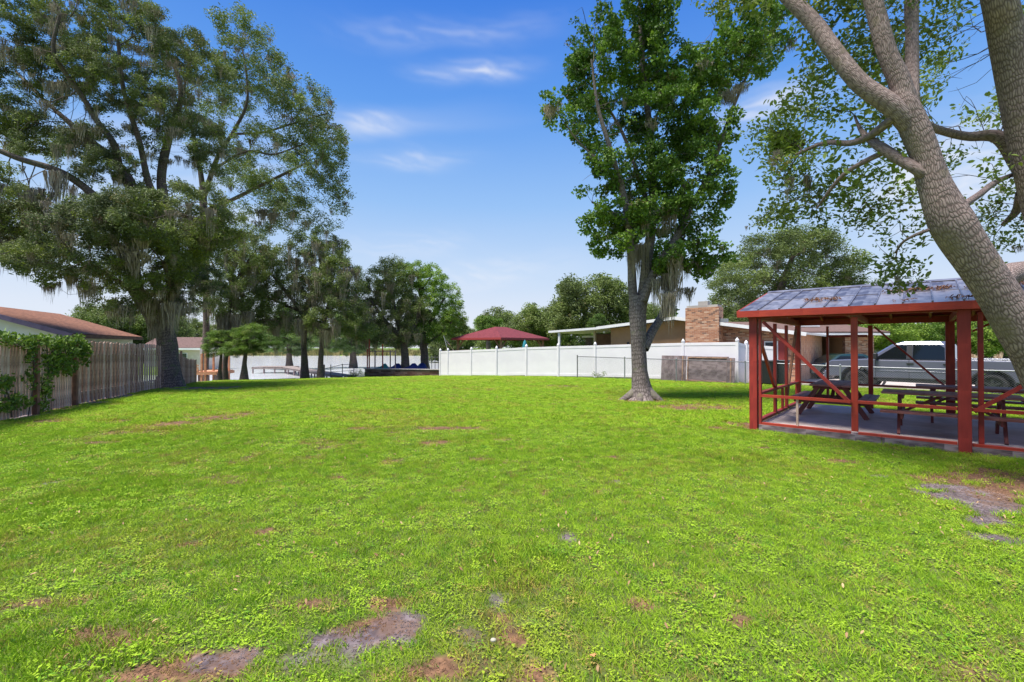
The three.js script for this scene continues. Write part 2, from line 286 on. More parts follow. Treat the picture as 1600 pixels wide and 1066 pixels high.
// bark: upright plates with cracks between them
function barkMaps(cx, cy, rep, warp, gap) {
  const pts = []; const r = rng(5 + cx); for (let j = 0; j < cy; j++) for (let i = 0; i < cx; i++) pts.push([(i + .15 + .7 * r()), (j + .15 + .7 * r()), r()]);
  const n = 448, f1 = new Float32Array(n * n), id = new Float32Array(n * n);
  for (let y = 0; y < n; y++) for (let x = 0; x < n; x++) {
    const u = x / n * cx + warp * (fbm(x / n * 12, y / n * 12, 3, 12) - .5), v = y / n * cy + warp * (fbm(x / n * 8 + 4, y / n * 8 + 2, 3, 8) - .5), ci = Math.floor(u), cj = Math.floor(v); let d1 = 9, d2 = 9, k1 = 0;
    for (let b = -1; b <= 1; b++) for (let a = -1; a <= 1; a++) { const ii = ((ci + a) % cx + cx) % cx, jj = ((cj + b) % cy + cy) % cy, p = pts[jj * cx + ii], dx = p[0] - ii + ci + a - u, dy = p[1] - jj + cj + b - v, dd = dx * dx + dy * dy; if (dd < d1) { d2 = d1; d1 = dd; k1 = p[2]; } else if (dd < d2) d2 = dd; }
    f1[y * n + x] = smooth(0, gap, Math.sqrt(d2) - Math.sqrt(d1)); id[y * n + x] = k1;
  }
  const at = (a, u, v) => a[Math.min(n - 1, Math.floor(v * n)) * n + Math.min(n - 1, Math.floor(u * n))];
  return { bump: greyTex(n, (u, v) => at(f1, u, v) * (.55 + .45 * at(id, u, v)) * .65 + .35 * fbm(u * 40, v * 40, 4, 40), rep), color: (dark, light, moss) => colorTex(n, (u, v) => { const c = mix3(dark, mix3(light, dark, .35 * at(id, u, v) + .5 * (fbm(u * 24, v * 24, 3, 24) - .4)), at(f1, u, v)), g = smooth(.55, .75, fbm(u * 5 + 2, v * 3, 4, 0) ), k = .8 + .45 * fbm(u * 3 + 8, v * 7 + 5, 3, 0); return mix3(c, moss, g * .6).map((x) => x * k); }, rep) };
}
const barkA = barkMaps(44, 14, 1.1, 1.2, .55), barkB = barkMaps(30, 9, 1.1, 1.2, .55);
const bark = (set, dark, light, moss, bump) => new THREE.MeshStandardMaterial({ map: set.color(dark, light, moss), bumpMap: set.bump, bumpScale: bump, roughness: .95 });
const BARK = {
  oak: bark(barkB, [.06, .042, .036], [.19, .145, .128], [.10, .12, .05], .014),
  pale: bark(barkA, [.14, .098, .086], [.385, .29, .265], [.19, .15, .10], .007),
  maple: bark(barkB, [.10, .078, .07], [.30, .245, .225], [.18, .17, .11], .010),
  twig: new THREE.MeshStandardMaterial({ color: new THREE.Color(.085, .066, .056), roughness: .95 }),
};
const leafMat = (c, t = .3) => new THREE.MeshPhysicalMaterial({ color: new THREE.Color(...c), roughness: .7, specularIntensity: .4, side: THREE.DoubleSide, transmission: t, thickness: 0 });
const LEAFM = leafMat([1, 1, 1], .45), MOSSM = new THREE.MeshStandardMaterial({ color: 0xffffff, roughness: 1, side: THREE.DoubleSide });
const KINDS = {
  oak: { geos: [leafClump(11, 40, .26, .046, LENS), leafClump(12, 32, .22, .046, LENS)], c0: [.105, .14, .058], c1: [.21, .265, .08], bright: [.30, .38, .05], brightP: .12 },
  oakFar: { geos: [leafClump(13, 26, .42, .075, LENS), leafClump(14, 20, .36, .075, LENS)], c0: [.115, .16, .052], c1: [.235, .305, .075], bright: [.22, .32, .05], brightP: .06 },
  near: { geos: [leafClump(15, 26, .20, .031, [[-1, 0], [-.3, .42], [.4, .40], [1, 0], [.4, -.40], [-.3, -.42]], { tumble: 2.4 }), leafClump(16, 20, .17, .031, [[-1, 0], [-.3, .42], [.4, .40], [1, 0], [.4, -.40], [-.3, -.42]], { tumble: 2.4 })], c0: [.13, .18, .04], c1: [.25, .34, .06], bright: [.30, .40, .05], brightP: .10 },
  maple: { geos: [leafClump(17, 30, .25, .046, MAPLE, { tumble: 1.7, droop: .7 }), leafClump(18, 24, .22, .046, MAPLE, { tumble: 1.7, droop: .7 })], c0: [.08, .165, .025], c1: [.175, .31, .04], bright: [.32, .48, .06], brightP: .08 },
  cypress: { geos: [leafClump(19, 60, .32, .07, [[-1, 0], [0, .13], [1, 0], [0, -.13]], { flat: .35, tumble: 1.0, droop: .2 }), leafClump(20, 50, .28, .07, [[-1, 0], [0, .13], [1, 0], [0, -.13]], { flat: .35, tumble: 1.0, droop: .2 })], c0: [.075, .155, .022], c1: [.16, .29, .040], bright: [.30, .42, .06], brightP: .15 },
  bushy: { geos: [leafClump(21, 26, .34, .07, LENS, { tumble: 2.4 }), leafClump(22, 22, .30, .07, LENS, { tumble: 2.4 })], c0: [.10, .19, .022], c1: [.22, .35, .045], bright: [.33, .45, .06], brightP: .15 },
};
const MOSS_GEOS = [mossClump(31, 70, .16, .0075), mossClump(32, 52, .11, .0075), mossClump(33, 96, .26, .008)];
const MOSS_FAR = [mossClump(34, 56, .26, .014), mossClump(35, 44, .18, .014)];
function instances(name, geo, mat, list, parent, base) {
  if (!list.length) return; const im = new THREE.InstancedMesh(geo, mat, list.length); im.name = name; im.userData.kind = 'stuff'; im.castShadow = im.receiveShadow = true;
  const M = new THREE.Matrix4(), c = new THREE.Color(); list.forEach((e, i) => { M.compose(e.p.clone().sub(base), e.q, e.s); im.setMatrixAt(i, M); im.setColorAt(i, c.setRGB(...e.c)); }); parent.add(im); return im;
}
const YAX = V(0, 1, 0);
function makeTree(o) {
  const r = rng(o.seed), base = o.base, root = thing(o.name, o.label, 'tree', [base.x, base.y, base.z], 0, o.group), step = o.step || .3;
  const kind = KINDS[o.kind];
  // hand-drawn limbs
  const nx = [], par = [], rad = [], limb = []; const trunkParts = [];
  o.limbs.forEach((L, li) => {
    const c = curve(L, o.fine || step * .6);
    trunkParts.push(tube(c.pts.map((p) => p.clone().sub(base)), c.rad, L[0][1] > .12 ? 18 : 9, { lump: .09, seed: li * 3.7, flute: li == 0 ? (o.flute ?? .12) : 0, fluteLen: o.fluteLen, uvr: L[Math.floor(L.length / 2)][1], tile: 1.1 }));
    let prev = -1; const skip = Math.max(1, Math.round(step / (o.fine || step * .6)));
    c.pts.forEach((p, i) => { if (i % skip) return; if (li == 0 && i / c.pts.length < (o.bare ?? .3)) return; nx.push(p.clone()); par.push(prev); rad.push(c.rad[i]); limb.push(true); prev = nx.length - 1; });
  });
  mesh('trunk', merge(trunkParts), o.bark, root);
  // attraction points through the crown's volume
  let att = [];
  for (const b of o.blobs) { const n = Math.round(b.n * (o.dense || 3)); for (let i = 0; i < n; i++) { const th = r() * 6.283, z = 2 * r() - 1, ra = Math.pow(r(), .42), s = Math.sqrt(1 - z * z); att.push(V(b.c.x + b.r[0] * ra * s * Math.cos(th), b.c.y + b.r[1] * ra * z, b.c.z + b.r[2] * ra * s * Math.sin(th))); } }
  const near = att.map((a) => { let k = 0, d = 1e9; nx.forEach((p, i) => { const e = p.distanceToSquared(a); if (e < d) { d = e; k = i; } }); return [k, d]; });
  const kill = (step * (o.kill || 1.1)) ** 2, nLimb = nx.length;
  for (let it = 0; it < (o.iter || 70) && att.length; it++) {
    const pull = new Map();
    att.forEach((a, i) => { const k = near[i][0]; if (!pull.has(k)) pull.set(k, V(0, 0, 0)); pull.get(k).add(a.clone().sub(nx[k]).normalize()); });
    const fresh = nx.length;
    for (const [k, d] of pull) {
      d.normalize().add(V((r() - .5) * .5, (r() - .5) * .5 + (o.tropism || 0), (r() - .5) * .5));
      if (par[k] >= 0 && !limb[k]) d.addScaledVector(nx[k].clone().sub(nx[par[k]]).normalize(), .35);
      const p = nx[k].clone().addScaledVector(d.normalize(), step * (.8 + .4 * r())); nx.push(p); par.push(k); rad.push(0); limb.push(false);
    }
    const keepA = [], keepN = [];
    att.forEach((a, i) => { let [k, d] = near[i]; for (let j = fresh; j < nx.length; j++) { const e = nx[j].distanceToSquared(a); if (e < d) { d = e; k = j; } } if (d > kill) { keepA.push(a); keepN.push([k, d]); } });
    att = keepA; near.length = 0; near.push(...keepN);
  }
  // thickness from the tips inwards, and how far each node is from its tip
  const N = nx.length, kids = Array.from({ length: N }, () => []), toTip = new Int16Array(N), acc = new Float64Array(N); for (let i = nLimb; i < N; i++) kids[par[i]].push(i);
  const tip = o.tip || .006, ex = 2.3;
  for (let i = N - 1; i >= nLimb; i--) { if (!kids[i].length) acc[i] = Math.pow(tip, ex); rad[i] = Math.pow(acc[i], 1 / ex); const p = par[i]; if (p >= nLimb) { acc[p] += acc[i]; toTip[p] = Math.max(toTip[p], toTip[i] + 1); } }
  const twigs = [];
  for (let i = nLimb; i < N; i++) {
    const p = par[i]; if (p >= nLimb && kids[p].reduce((a, b) => (acc[b] > acc[a] ? b : a)) == i) continue;
    const chain = [nx[p]], rr = [Math.min(rad[i] * 1.15, (rad[p] || 1) * .8)]; let k = i; for (;;) { chain.push(nx[k]); rr.push(Math.min(rad[k], rr[0])); if (!kids[k].length) break; k = kids[k].reduce((a, b) => (acc[b] > acc[a] ? b : a)); }
    rr[rr.length - 1] *= .4; twigs.push(tube(chain.map((v) => v.clone().sub(base)), rr, rr[0] > .04 ? 7 : rr[0] > .015 ? 5 : 3, { uvr: .1 }));
  }
  if (twigs.length) stuffPart('branches', merge(twigs), o.twigBark || o.bark, root);
  // leaves
  const lists = kind.geos.map(() => []), mossL = [[], [], []], q0 = () => new THREE.Quaternion().setFromEuler(new THREE.Euler((r() - .5) * .8, r() * 6.283, (r() - .5) * .8));
  const spotN = (p) => fbm(p.x * .7 + 50, p.y * .7 + p.z * .5 + 50, 3), mg = o.mossFar ? MOSS_FAR : MOSS_GEOS;
  const tint = o.tint || [1, 1, 1];
  for (let i = nLimb; i < N; i++) {
    const p = nx[i];
    if (toTip[i] <= (o.leafy ?? 3)) for (let k = 0; k < (o.per || 1) * 2; k++) {
      if (r() > (o.keep ?? 1) * (o.keepAt ? o.keepAt(p) : 1) * (o.gap ? (o.fill || 1.45) * smooth(o.gap - .07, o.gap + .07, fbm(p.x * o.gapF + p.z * o.gapF * .6 + 70, p.y * o.gapF - p.z * o.gapF * .5 + 90, 2)) : 1)) continue;
      const v = r(), n = spotN(p); let c = mix3(kind.c0, kind.c1, clamp(v * .7 + (n - .5) * 1.6 + .15)); if (r() < kind.brightP * (n > .52 ? 2.2 : .5)) c = mix3(c, kind.bright, .5 + .4 * r()); if (r() < .02) c = mix3(c, [.22, .15, .06], .6);
      const s = (o.leaf || 1) * (.6 + .8 * r()), j = step * .55;
      lists[Math.floor(r() * lists.length)].push({ p: p.clone().add(V((r() - .5) * j, (r() - .5) * j, (r() - .5) * j)), q: q0(), s: V(s, s, s), c: [c[0] * tint[0], c[1] * tint[1], c[2] * tint[2]] });
    }
    if (o.moss && r() < o.moss * (spotN(p.clone().multiplyScalar(1.6)) > .5 ? 1.7 : .35) && (!o.mossIf || o.mossIf(p))) hang(p, (o.mossLen || 1) * (.35 + .9 * r() * r()), (.5 + .7 * r()) * (o.mossWide || 1));
  }
  function hang(p, len, wide) { const v = r(), c = mix3([.20, .165, .115], [.42, .355, .26], v); mossL[Math.floor(r() * mg.length)].push({ p: p.clone(), q: new THREE.Quaternion().setFromAxisAngle(YAX, r() * 6.283), s: V(wide, len, wide), c }); }
  for (const [p, len, wide] of o.hang || []) for (let k = 0; k < 3; k++) hang(p.clone().add(V((r() - .5) * .25 * wide, (r() - .5) * .2, (r() - .5) * .25 * wide)), len * (.7 + .4 * r()), wide);
  let leaves = 0; lists.forEach((l, i) => { instances('crown', kind.geos[i], LEAFM, l, root, base); leaves += l.length; });
  mossL.forEach((l, i) => { if (l.length) instances('hanging_moss', mg[i], MOSSM, l, root, base); });
  console.log(o.name, 'nodes', N, 'clumps', leaves, 'moss', mossL.map((l) => l.length).join('/'));
  return root;
}
// crown volumes from photo pixels: [x, y, half width, half height, points] at distance d, with depth half-thickness dz
const blobs = (list, d, dz, k = 1) => list.map(([x, y, rx, ry, n, dd = 0, zz]) => ({ c: P(x, y, d + dd), r: [rx / F * (d + dd), ry / F * (d + dd), zz || dz], n: Math.round((n || 60) * k) }));
const limbsAt = (d, list) => list.map((l) => l.map(([x, y, rr, dd = 0]) => [P(x, y, d + dd), rr]));
// ------------------------------------------------------------------ the turf: blades and small broad leaves
const TREE_SPOTS = [[3.94, 13.8, .42], [-15.4, 20.4, .9], [6.35, 5.0, .55]];
const GA = V(4.65, 0, -8.75), GU = V(.743, 0, .67), GV = V(.67, 0, -.743);         // pavilion corner, along its front, towards its back
function inPavilion(x, z, m = .1) { const rx = x - GA.x, rz = z - GA.z, u = rx * GU.x + rz * GU.z, v = rx * GV.x + rz * GV.z; return u > -m && u < 5.9 + m && v > -m && v < 4.3 + m; }
function bladeTuft(seed, n, hgt, spread, w, lean) {
  const r = rng(seed), pos = [], idx = []; 
  for (let i = 0; i < n; i++) {
    const a = r() * 6.283, rad = Math.sqrt(r()) * spread, bx = Math.cos(a) * rad, bz = Math.sin(a) * rad, h = hgt * (.55 + .6 * r()), la = r() * 6.283, l = h * lean * (.3 + r()), ta = r() * 6.283, wx = Math.cos(ta) * w, wz = Math.sin(ta) * w, o = pos.length / 3;
    for (const [t, ww] of [[0, 1], [.5, .85], [1, 0]]) {
      const cx = bx + Math.cos(la) * l * t * t, cz = bz + Math.sin(la) * l * t * t, cy = h * t * (1 - .25 * lean * t);
      if (ww) { pos.push(cx - wx * ww, cy, cz - wz * ww, cx + wx * ww, cy, cz + wz * ww); } else pos.push(cx, cy, cz);
    }
    idx.push(o, o + 1, o + 2, o + 1, o + 3, o + 2, o + 2, o + 3, o + 4);
  }
  const g = new THREE.BufferGeometry(); g.setAttribute('position', new THREE.Float32BufferAttribute(pos, 3)); g.setIndex(idx); g.computeVertexNormals(); return g;
}
function leafTuft(seed, n, spread, size, hgt) {
  const r = rng(seed), pos = [], idx = [];
  for (let i = 0; i < n; i++) {
    const a = r() * 6.283, rad = Math.sqrt(r()) * spread, cx = Math.cos(a) * rad, cz = Math.sin(a) * rad, cy = hgt * (.3 + .8 * r()), d = r() * 6.283, s = size * (.6 + .7 * r()), tilt = (r() - .35) * 1.1, ux = Math.cos(d), uz = Math.sin(d), o = pos.length / 3;
    const pt = (l, w) => pos.push(cx + ux * s * l - uz * s * w, cy + s * l * Math.sin(tilt) + Math.abs(w) * s * .25, cz + uz * s * l + ux * s * w);
    pt(-.9, 0); pt(0, .55); pt(0, -.55); pt(1, 0); idx.push(o, o + 1, o + 2, o + 1, o + 3, o + 2);
  }
  const g = new THREE.BufferGeometry(); g.setAttribute('position', new THREE.Float32BufferAttribute(pos, 3)); g.setIndex(idx); g.computeVertexNormals(); return g;
}
function crumbs() { const r = rng(6), l = []; for (let i = 0; i < 14; i++) { const s = .002 + .0045 * r() * r(), c = new THREE.IcosahedronGeometry(s, 0); c.scale(1, .7, .9); c.rotateY(r() * 6); c.translate((r() - .5) * .07, s * .35, (r() - .5) * .07); l.push(c); } return merge(l); }
{
  const r = rng(77), sets = [[], [], [], [], [], []];
  const fenceX = (d) => -11.25 - .41 * (d - 10);
  for (let d = .9; d < 38.5;) {
    const h = .039 * Math.pow(Math.max(1, d / 5.5), .6), half = d * 1.26 + 1.6;
    for (let x = -half; x < half; x += h) {
      const px = x + (r() - .5) * h * 1.3, pd = d + (r() - .5) * h * 1.3;
      if (px < fenceX(pd) || pd - .36 * px > 38.6 || beyond(px, pd) > .55 || px > 22) continue;
      if (pd > 12 && px > -10.5 && pd - .36 * px > 37.3) continue;
      const z = -pd; if (inPavilion(px, z)) continue;
      if (TREE_SPOTS.some(([tx, td, tr]) => Math.hypot(px - tx, pd - td) < tr * (.9 + .3 * r()))) continue;
      const [a, b] = wear(px, pd); const worn_ = r() < a * 1.05 || r() < b * .9;
      if (worn_) { if (pd < 9 && r() < .8) sets[5].push(px, G(px, z), z, r() * 6.283, 1.0, .4 + .5 * r(), ...mix3(a > b ? [.09, .068, .07] : [.11, .06, .035], a > b ? [.26, .21, .21] : [.27, .15, .09], r())); if (r() < (a > .5 ? .3 : .6)) { const s = (h / .042) * (.8 + .5 * r()); sets[4].push(px, G(px, z) - .002, z, r() * 6.283, s, s * .6, ...mix3([.17, .085, .04], [.46, .30, .16], r() * r() + .1 * r())); } continue; }
      const dry = clamp(b * .8 + a * .5 + 1.6 * (fbm(px * .8 + 3, pd * .8 + 8, 4) - .52) + .25 * (r() - .4)), m = fbm(px * 1.7 + 31, pd * 1.7 + 5, 3), big = vnoise(px * .9 + 60, pd * .9) > .72;
      const kind = m > .47 ? (r() < .88 ? 0 : 2) : (r() < .4 ? 2 + (r() < .3 ? 1 : 0) : 0);
      const k = pd > 9 && r() < .5 ? 1 : kind, v = r();
      const green = mix3([.225, .385, .018], [.39, .565, .034], v);
      let c = mix3(green, [.40, .40, .05], dry * .7); if (r() < .07 + dry * .2) c = mix3(c, [.42, .25, .10], .7);
      if (r() < .12) c = mix3(c, [.08, .28, .02], .6);
      const s = (h / .039) * (.8 + .5 * r()) * (big ? 1.15 : 1);
      sets[k].push(px, G(px, z) - .004, z, r() * 6.283, s, Math.min(s, 1.5) * (.6 + .5 * r()) * (big ? 1.3 : 1), ...c);
    }
    d += h;
  }
  const geos = [bladeTuft(1, 18, .05, .045, .0022, .9), bladeTuft(2, 9, .052, .05, .0045, 1.0), leafTuft(3, 18, .045, .0075, .026), leafTuft(4, 12, .04, .0105, .032), bladeTuft(5, 7, .022, .05, .0022, 2.4), crumbs()];
  const names = ['lawn_grass_blades', 'lawn_coarse_grass', 'lawn_clover', 'lawn_broadleaf_weeds', 'dead_grass_straw', 'soil_crumbs'];
  const labels = ['short fine green grass blades covering the lawn', 'coarser green grass tufts spread over the lawn', 'small clover leaves low in the lawn', 'broad low weed leaves scattered in the lawn', 'brown dead straw lying on the worn patches', 'crumbs of bare soil on the worn patches'];
  const mat = new THREE.MeshPhysicalMaterial({ color: 0xffffff, roughness: .9, specularIntensity: .25, side: THREE.DoubleSide, transmission: .3, thickness: 0 });
  const M = new THREE.Matrix4(), q = new THREE.Quaternion(), up = V(0, 1, 0), col = new THREE.Color();
  let total = 0;
  sets.forEach((a, k) => {
    const n = a.length / 9, im = new THREE.InstancedMesh(geos[k], mat, n); im.name = names[k]; im.userData = { kind: 'stuff', label: labels[k], category: k == 5 ? 'soil' : k < 2 || k > 3 ? 'grass' : 'weeds' };
    for (let i = 0; i < n; i++) { const o = i * 9; q.setFromAxisAngle(up, a[o + 3]); M.compose(V(a[o], a[o + 1], a[o + 2]), q, V(a[o + 4], a[o + 5], a[o + 4])); im.setMatrixAt(i, M); im.setColorAt(i, col.setRGB(a[o + 6], a[o + 7], a[o + 8])); }
    im.castShadow = im.receiveShadow = true; scene.add(im); total += n;
  });
  // dead leaves dropped by the trees
  const lr = rng(404), fl = [leafClump(201, 1, .001, .022, LENS, { tumble: .9 }), leafClump(202, 1, .001, .017, LENS, { tumble: .9 })], fm = new THREE.MeshStandardMaterial({ color: 0xffffff, roughness: .8, side: THREE.DoubleSide }), spots = [[], []];
  for (let i = 0; i < 1500; i++) { const d = 1.5 + 16 * lr() * lr() + 3 * lr(), x = (lr() * 2 - 1) * (d * 1.2 + 1), near = Math.hypot(x - 6, d - 5) < 3 || Math.hypot(x - 3.9, d - 13.8) < 4; if (!near && lr() > .4) continue; if (inPavilion(x, -d) || x < -10.8 - .41 * (d - 10)) continue; spots[i % 2].push([x, d]); }
  spots.forEach((l, k) => { const im = new THREE.InstancedMesh(fl[k], fm, l.length); im.name = k ? 'small_fallen_leaves' : 'fallen_leaves'; im.userData = { kind: 'stuff', label: k ? 'tiny brown dead leaves scattered over the lawn' : 'brown dead leaves scattered over the lawn', category: 'leaves' }; l.forEach(([x, d], i) => { q.setFromEuler(new THREE.Euler((lr() - .5) * .7, lr() * 6.283, (lr() - .5) * .7)); M.compose(V(x, G(x, -d) + .028 + .014 * lr(), -d), q, V(1, 1, 1)); im.setMatrixAt(i, M); im.setColorAt(i, col.setRGB(...mix3([.22, .11, .05], [.50, .34, .17], lr()))); }); im.castShadow = im.receiveShadow = true; scene.add(im); });
  console.log('grass', total);
}
// ------------------------------------------------------------------ trees
const footOf = (px, d, sink = .12) => { const x = X(px, d); return V(x, G(x, -d) - sink, -d); };
// ---- old oak at the board fence
{
  const d = 20.4, f = footOf(266, d, .2);
  makeTree({
    name: 'live_oak_tree', label: 'huge moss-hung oak growing in the line of the weathered board fence', seed: 101, kind: 'oak', gap: .42, gapF: .75, fill: 2.1, bark: BARK.oak, base: f, step: .34, bare: .85, flute: .16, fluteLen: 1.3, leafy: 4, per: 3, tip: .007, tropism: -.02, keep: .7, keepAt: (p) => (p.y > 9 ? .68 : 1.05),
    limbs: [[[f, .66], [P(266, 586, d), .45], [P(263, 560, d), .38], [P(259, 525, d), .37], [P(253, 505, d), .38], [P(248, 490, d), .34]],
      ...limbsAt(d, [
        [[252, 510, .30], [228, 482, .28], [212, 450, .26], [206, 410, .25], [205, 350, .25], [202, 289, .22, .3], [170, 245, .19, .8], [140, 221, .16, 1.2], [105, 190, .12, 1.6], [60, 150, .08, 2], [20, 110, .05, 2.4]],
        [[202, 295, .18, .3], [184, 259, .15, 0], [176, 225, .14, -.3], [150, 190, .12, -.6], [128, 154, .10, -1], [100, 115, .09, -1.5], [79, 79, .07, -2], [88, 20, .05, -2.2]],
        [[207, 380, .2, .1], [165, 325, .17, -.6], [120, 285, .15, -1.2], [85, 265, .13, -1.7], [28, 247, .11, -2.3], [-20, 228, .08, -2.8]],
        [[257, 510, .30], [268, 470, .28, .3], [272, 420, .26, .7], [262, 350, .26, 1], [250, 280, .2, 1.2], [262, 210, .16, 1.5], [280, 140, .11, 1.8], [250, 60, .07, 2]],
        [[258, 340, .16, 1], [232, 290, .14, .4], [215, 220, .11, 0], [190, 140, .09, -.6], [180, 60, .06, -1]],
        [[268, 430, .16, .6], [300, 390, .13, -.6], [320, 350, .09, -1.6], [330, 320, .06, -2.2]],
        [[245, 495, .14, -.2], [205, 455, .11, -1.6], [160, 425, .08, -2.6], [125, 410, .05, -3.2]],
        [[255, 480, .12, -.3], [262, 440, .1, -1.6], [255, 410, .07, -2.6]],
      ])],
    blobs: blobs([[50, 90, 90, 80, 130], [165, 45, 95, 70, 130], [90, -20, 120, 50, 90], [225, 130, 85, 70, 110], [15, 190, 70, 45, 80], [280, 90, 60, 60, 60], [22, 345, 50, 62, 200, -1], [75, 300, 40, 30, 30, -2], [165, 365, 75, 45, 240, -2.6], [240, 360, 80, 60, 320, -2.4], [120, 415, 60, 36, 180, -3], [205, 425, 70, 30, 200, -2.4], [280, 440, 46, 50, 80, 0], [190, 250, 60, 50, 40], [318, 340, 40, 50, 60, -2.2], [110, 200, 60, 50, 50], [300, 210, 40, 60, 40, 1], [180, 465, 24, 28, 50, -2.6]], d, 2.6),
    moss: .10, mossLen: 1.7, mossWide: 1.5, hang: [[P(58, 300, 18.4), 3.6, 2.4], [P(85, 270, 18.6), 3.2, 2], [P(130, 200, 20), 2.3, 2], [P(110, 205, 20), 1.8, 1.8], [P(20, 395, 19), 1.6, 2], [P(112, 430, 17.4), 1.5, 1.6], [P(182, 480, 18), 1.6, 1.8], [P(176, 470, 18.2), 1.2, 1.6], [P(248, 480, 19.8), 2, 1.6], [P(243, 500, 19.8), 2.2, 1.1], [P(238, 470, 19.5), 2.4, 1.7], [P(264, 478, 19.5), 2.6, 1.5], [P(226, 455, 19), 1.8, 1.8], [P(272, 455, 19.6), 2.2, 1.6], [P(40, 400, 18.6), 1.9, 1.8], [P(5, 380, 18.6), 2.2, 2], [P(140, 445, 17.2), 1.6, 1.6], [P(95, 330, 18.4), 2.4, 1.8], [P(290, 470, 20), 2, 1.6], [P(78, 440, 17.6), 1.2, 1], [P(215, 395, 17.2), 1.6, 2.4], [P(150, 420, 17), 1.2, 2]],
  });
}
// ---- taller oak behind it
{
  const d = 35.5, f = footOf(321, d, .3);
  makeTree({
    name: 'live_oak_tree', label: 'slender-stemmed oak with wide airy crown behind the huge fence-line oak', seed: 102, kind: 'oakFar', gap: .42, gapF: .55, fill: 2.0, bark: BARK.oak, base: f, step: .5, bare: .8, leafy: 3, per: 2, tip: .008, leaf: 1.1, keep: .72, mossFar: true,
    limbs: [[[f, .3], [P(321, 560, d), .24], [P(322, 500, d), .23], [P(319, 400, d), .25], [P(315, 294, d), .27]],
      ...limbsAt(d, [
        [[316, 300, .2], [308, 250, .17], [300, 210, .13], [285, 150, .09], [292, 90, .05]],
        [[316, 310, .19], [340, 240, .16, .5], [362, 205, .13, 1], [383, 161, .1, 1], [382, 110, .08, 1], [372, 55, .04, 1]],
        [[318, 330, .17], [360, 312, .14, -.8], [400, 292, .12, -1.2], [440, 272, .1, -1.5], [475, 255, .06, -1.6]],
        [[362, 208, .1, 1], [410, 205, .09, .4], [460, 190, .07, 0], [510, 175, .04, -.4]],
        [[330, 265, .11, .3], [385, 235, .09, -.6], [425, 240, .07, -1], [470, 225, .04, -1.2]],
      ])],
    blobs: blobs([[382, 55, 42, 36, 50], [400, 115, 62, 36, 80], [345, 125, 50, 45, 60], [465, 165, 55, 34, 70], [505, 210, 36, 50, 70], [440, 225, 70, 32, 70], [345, 195, 60, 40, 60], [490, 280, 48, 44, 80], [420, 285, 60, 32, 70], [520, 310, 28, 36, 40], [360, 260, 44, 32, 40], [300, 150, 50, 60, 50], [450, 330, 60, 30, 50], [370, 340, 60, 36, 60]], d, 3.6),
    moss: .05, mossLen: 1.8, mossWide: 1.5, hang: [[P(325, 440, 34.6), 4, 1.5], [P(330, 470, 34.6), 3.4, 1.4], [P(410, 330, 34), 2, 1.6], [P(425, 335, 34), 1.6, 1.4]],
  });
}
// ---- moss-hung trees along the bank
function bankTree(name, label, seed, px, d, r0, stem, lim, bl, o = {}) {
  const f = footOf(px, d, .3);
  return makeTree({ name, label, seed, kind: 'oakFar', bark: BARK.oak, base: f, step: .42, bare: .6, leafy: 3, per: 3, keep: .8, tip: .008, leaf: .8, mossFar: true, flute: .1, limbs: [[[f, r0 * 1.7], ...stem.map(([x, y, rr]) => [P(x, y, d), rr])], ...limbsAt(d, lim)], blobs: blobs(bl, d, o.dz || 2), ...o });
}
bankTree('bank_oak_tree', 'dense moss-hung oak with flared trunk where the grey pier meets the bank', 103, 477, 34, .26, [[476, 572, .26], [475, 548, .2], [476, 510, .19], [482, 470, .2]], [[[478, 500, .15], [450, 460, .12, -.6], [425, 430, .08, -1]], [[482, 475, .15], [500, 420, .1, .4], [495, 380, .06, .4]], [[478, 490, .12], [430, 470, .09, .6], [400, 455, .05, 1]]],
  [[430, 425, 52, 42, 110], [492, 395, 54, 40, 120], [470, 455, 60, 36, 110], [400, 465, 44, 34, 80], [440, 490, 50, 24, 80], [505, 455, 40, 40, 90], [420, 505, 34, 16, 50], [468, 500, 40, 18, 60]], { moss: .2, mossLen: 2.8, mossWide: 1.4, hang: [[P(405, 500, 33.6), 3.2, 1.5], [P(425, 500, 33.6), 2.8, 1.5], [P(432, 510, 33.4), 3, 1.3], [P(465, 500, 33), 2.8, 1.6], [P(473, 500, 33), 3, 1.4], [P(450, 490, 33.2), 2.4, 1.5]] });
bankTree('bank_oak_tree', 'slimmer moss-hung oak beside the flared trunk at the grey pier', 104, 501, 33, .2, [[501, 572, .2], [502, 548, .16], [506, 505, .14], [515, 470, .12]], [[[506, 500, .1], [535, 460, .08, .5], [550, 430, .05, .8]], [[515, 475, .09], [520, 430, .06, 0]]],
  [[530, 445, 40, 46, 110], [545, 490, 36, 34, 90], [512, 500, 36, 26, 70], [560, 510, 26, 22, 50]], { moss: .2, mossLen: 2.6, mossWide: 1.3, hang: [[P(503, 515, 32.4), 2.6, 1.2], [P(512, 520, 32.4), 2.2, 1.2], [P(517, 515, 32.6), 2, 1.2], [P(494, 505, 32.6), 1.8, 1]] });
bankTree('bank_oak_tree', 'leafy moss-hung oak rising from the orange dock end of the bank', 105, 352, 31.5, .16, [[352, 570, .15], [356, 520, .13], [360, 460, .12], [362, 420, .1]], [[[360, 470, .08], [340, 430, .06], [325, 400, .04]], [[361, 450, .08], [385, 410, .06, .4], [400, 390, .04, .6]]],
  [[350, 395, 46, 42, 110], [335, 440, 40, 36, 80], [375, 440, 44, 40, 90], [395, 395, 40, 36, 70], [355, 480, 44, 22, 50]], { moss: .2, mossLen: 2.8, mossWide: 1.3, hang: [[P(352, 495, 31), 3, 1.5], [P(360, 500, 31), 2.6, 1.4], [P(370, 495, 31), 3, 1.4], [P(388, 490, 31.2), 2, 1.2]] });
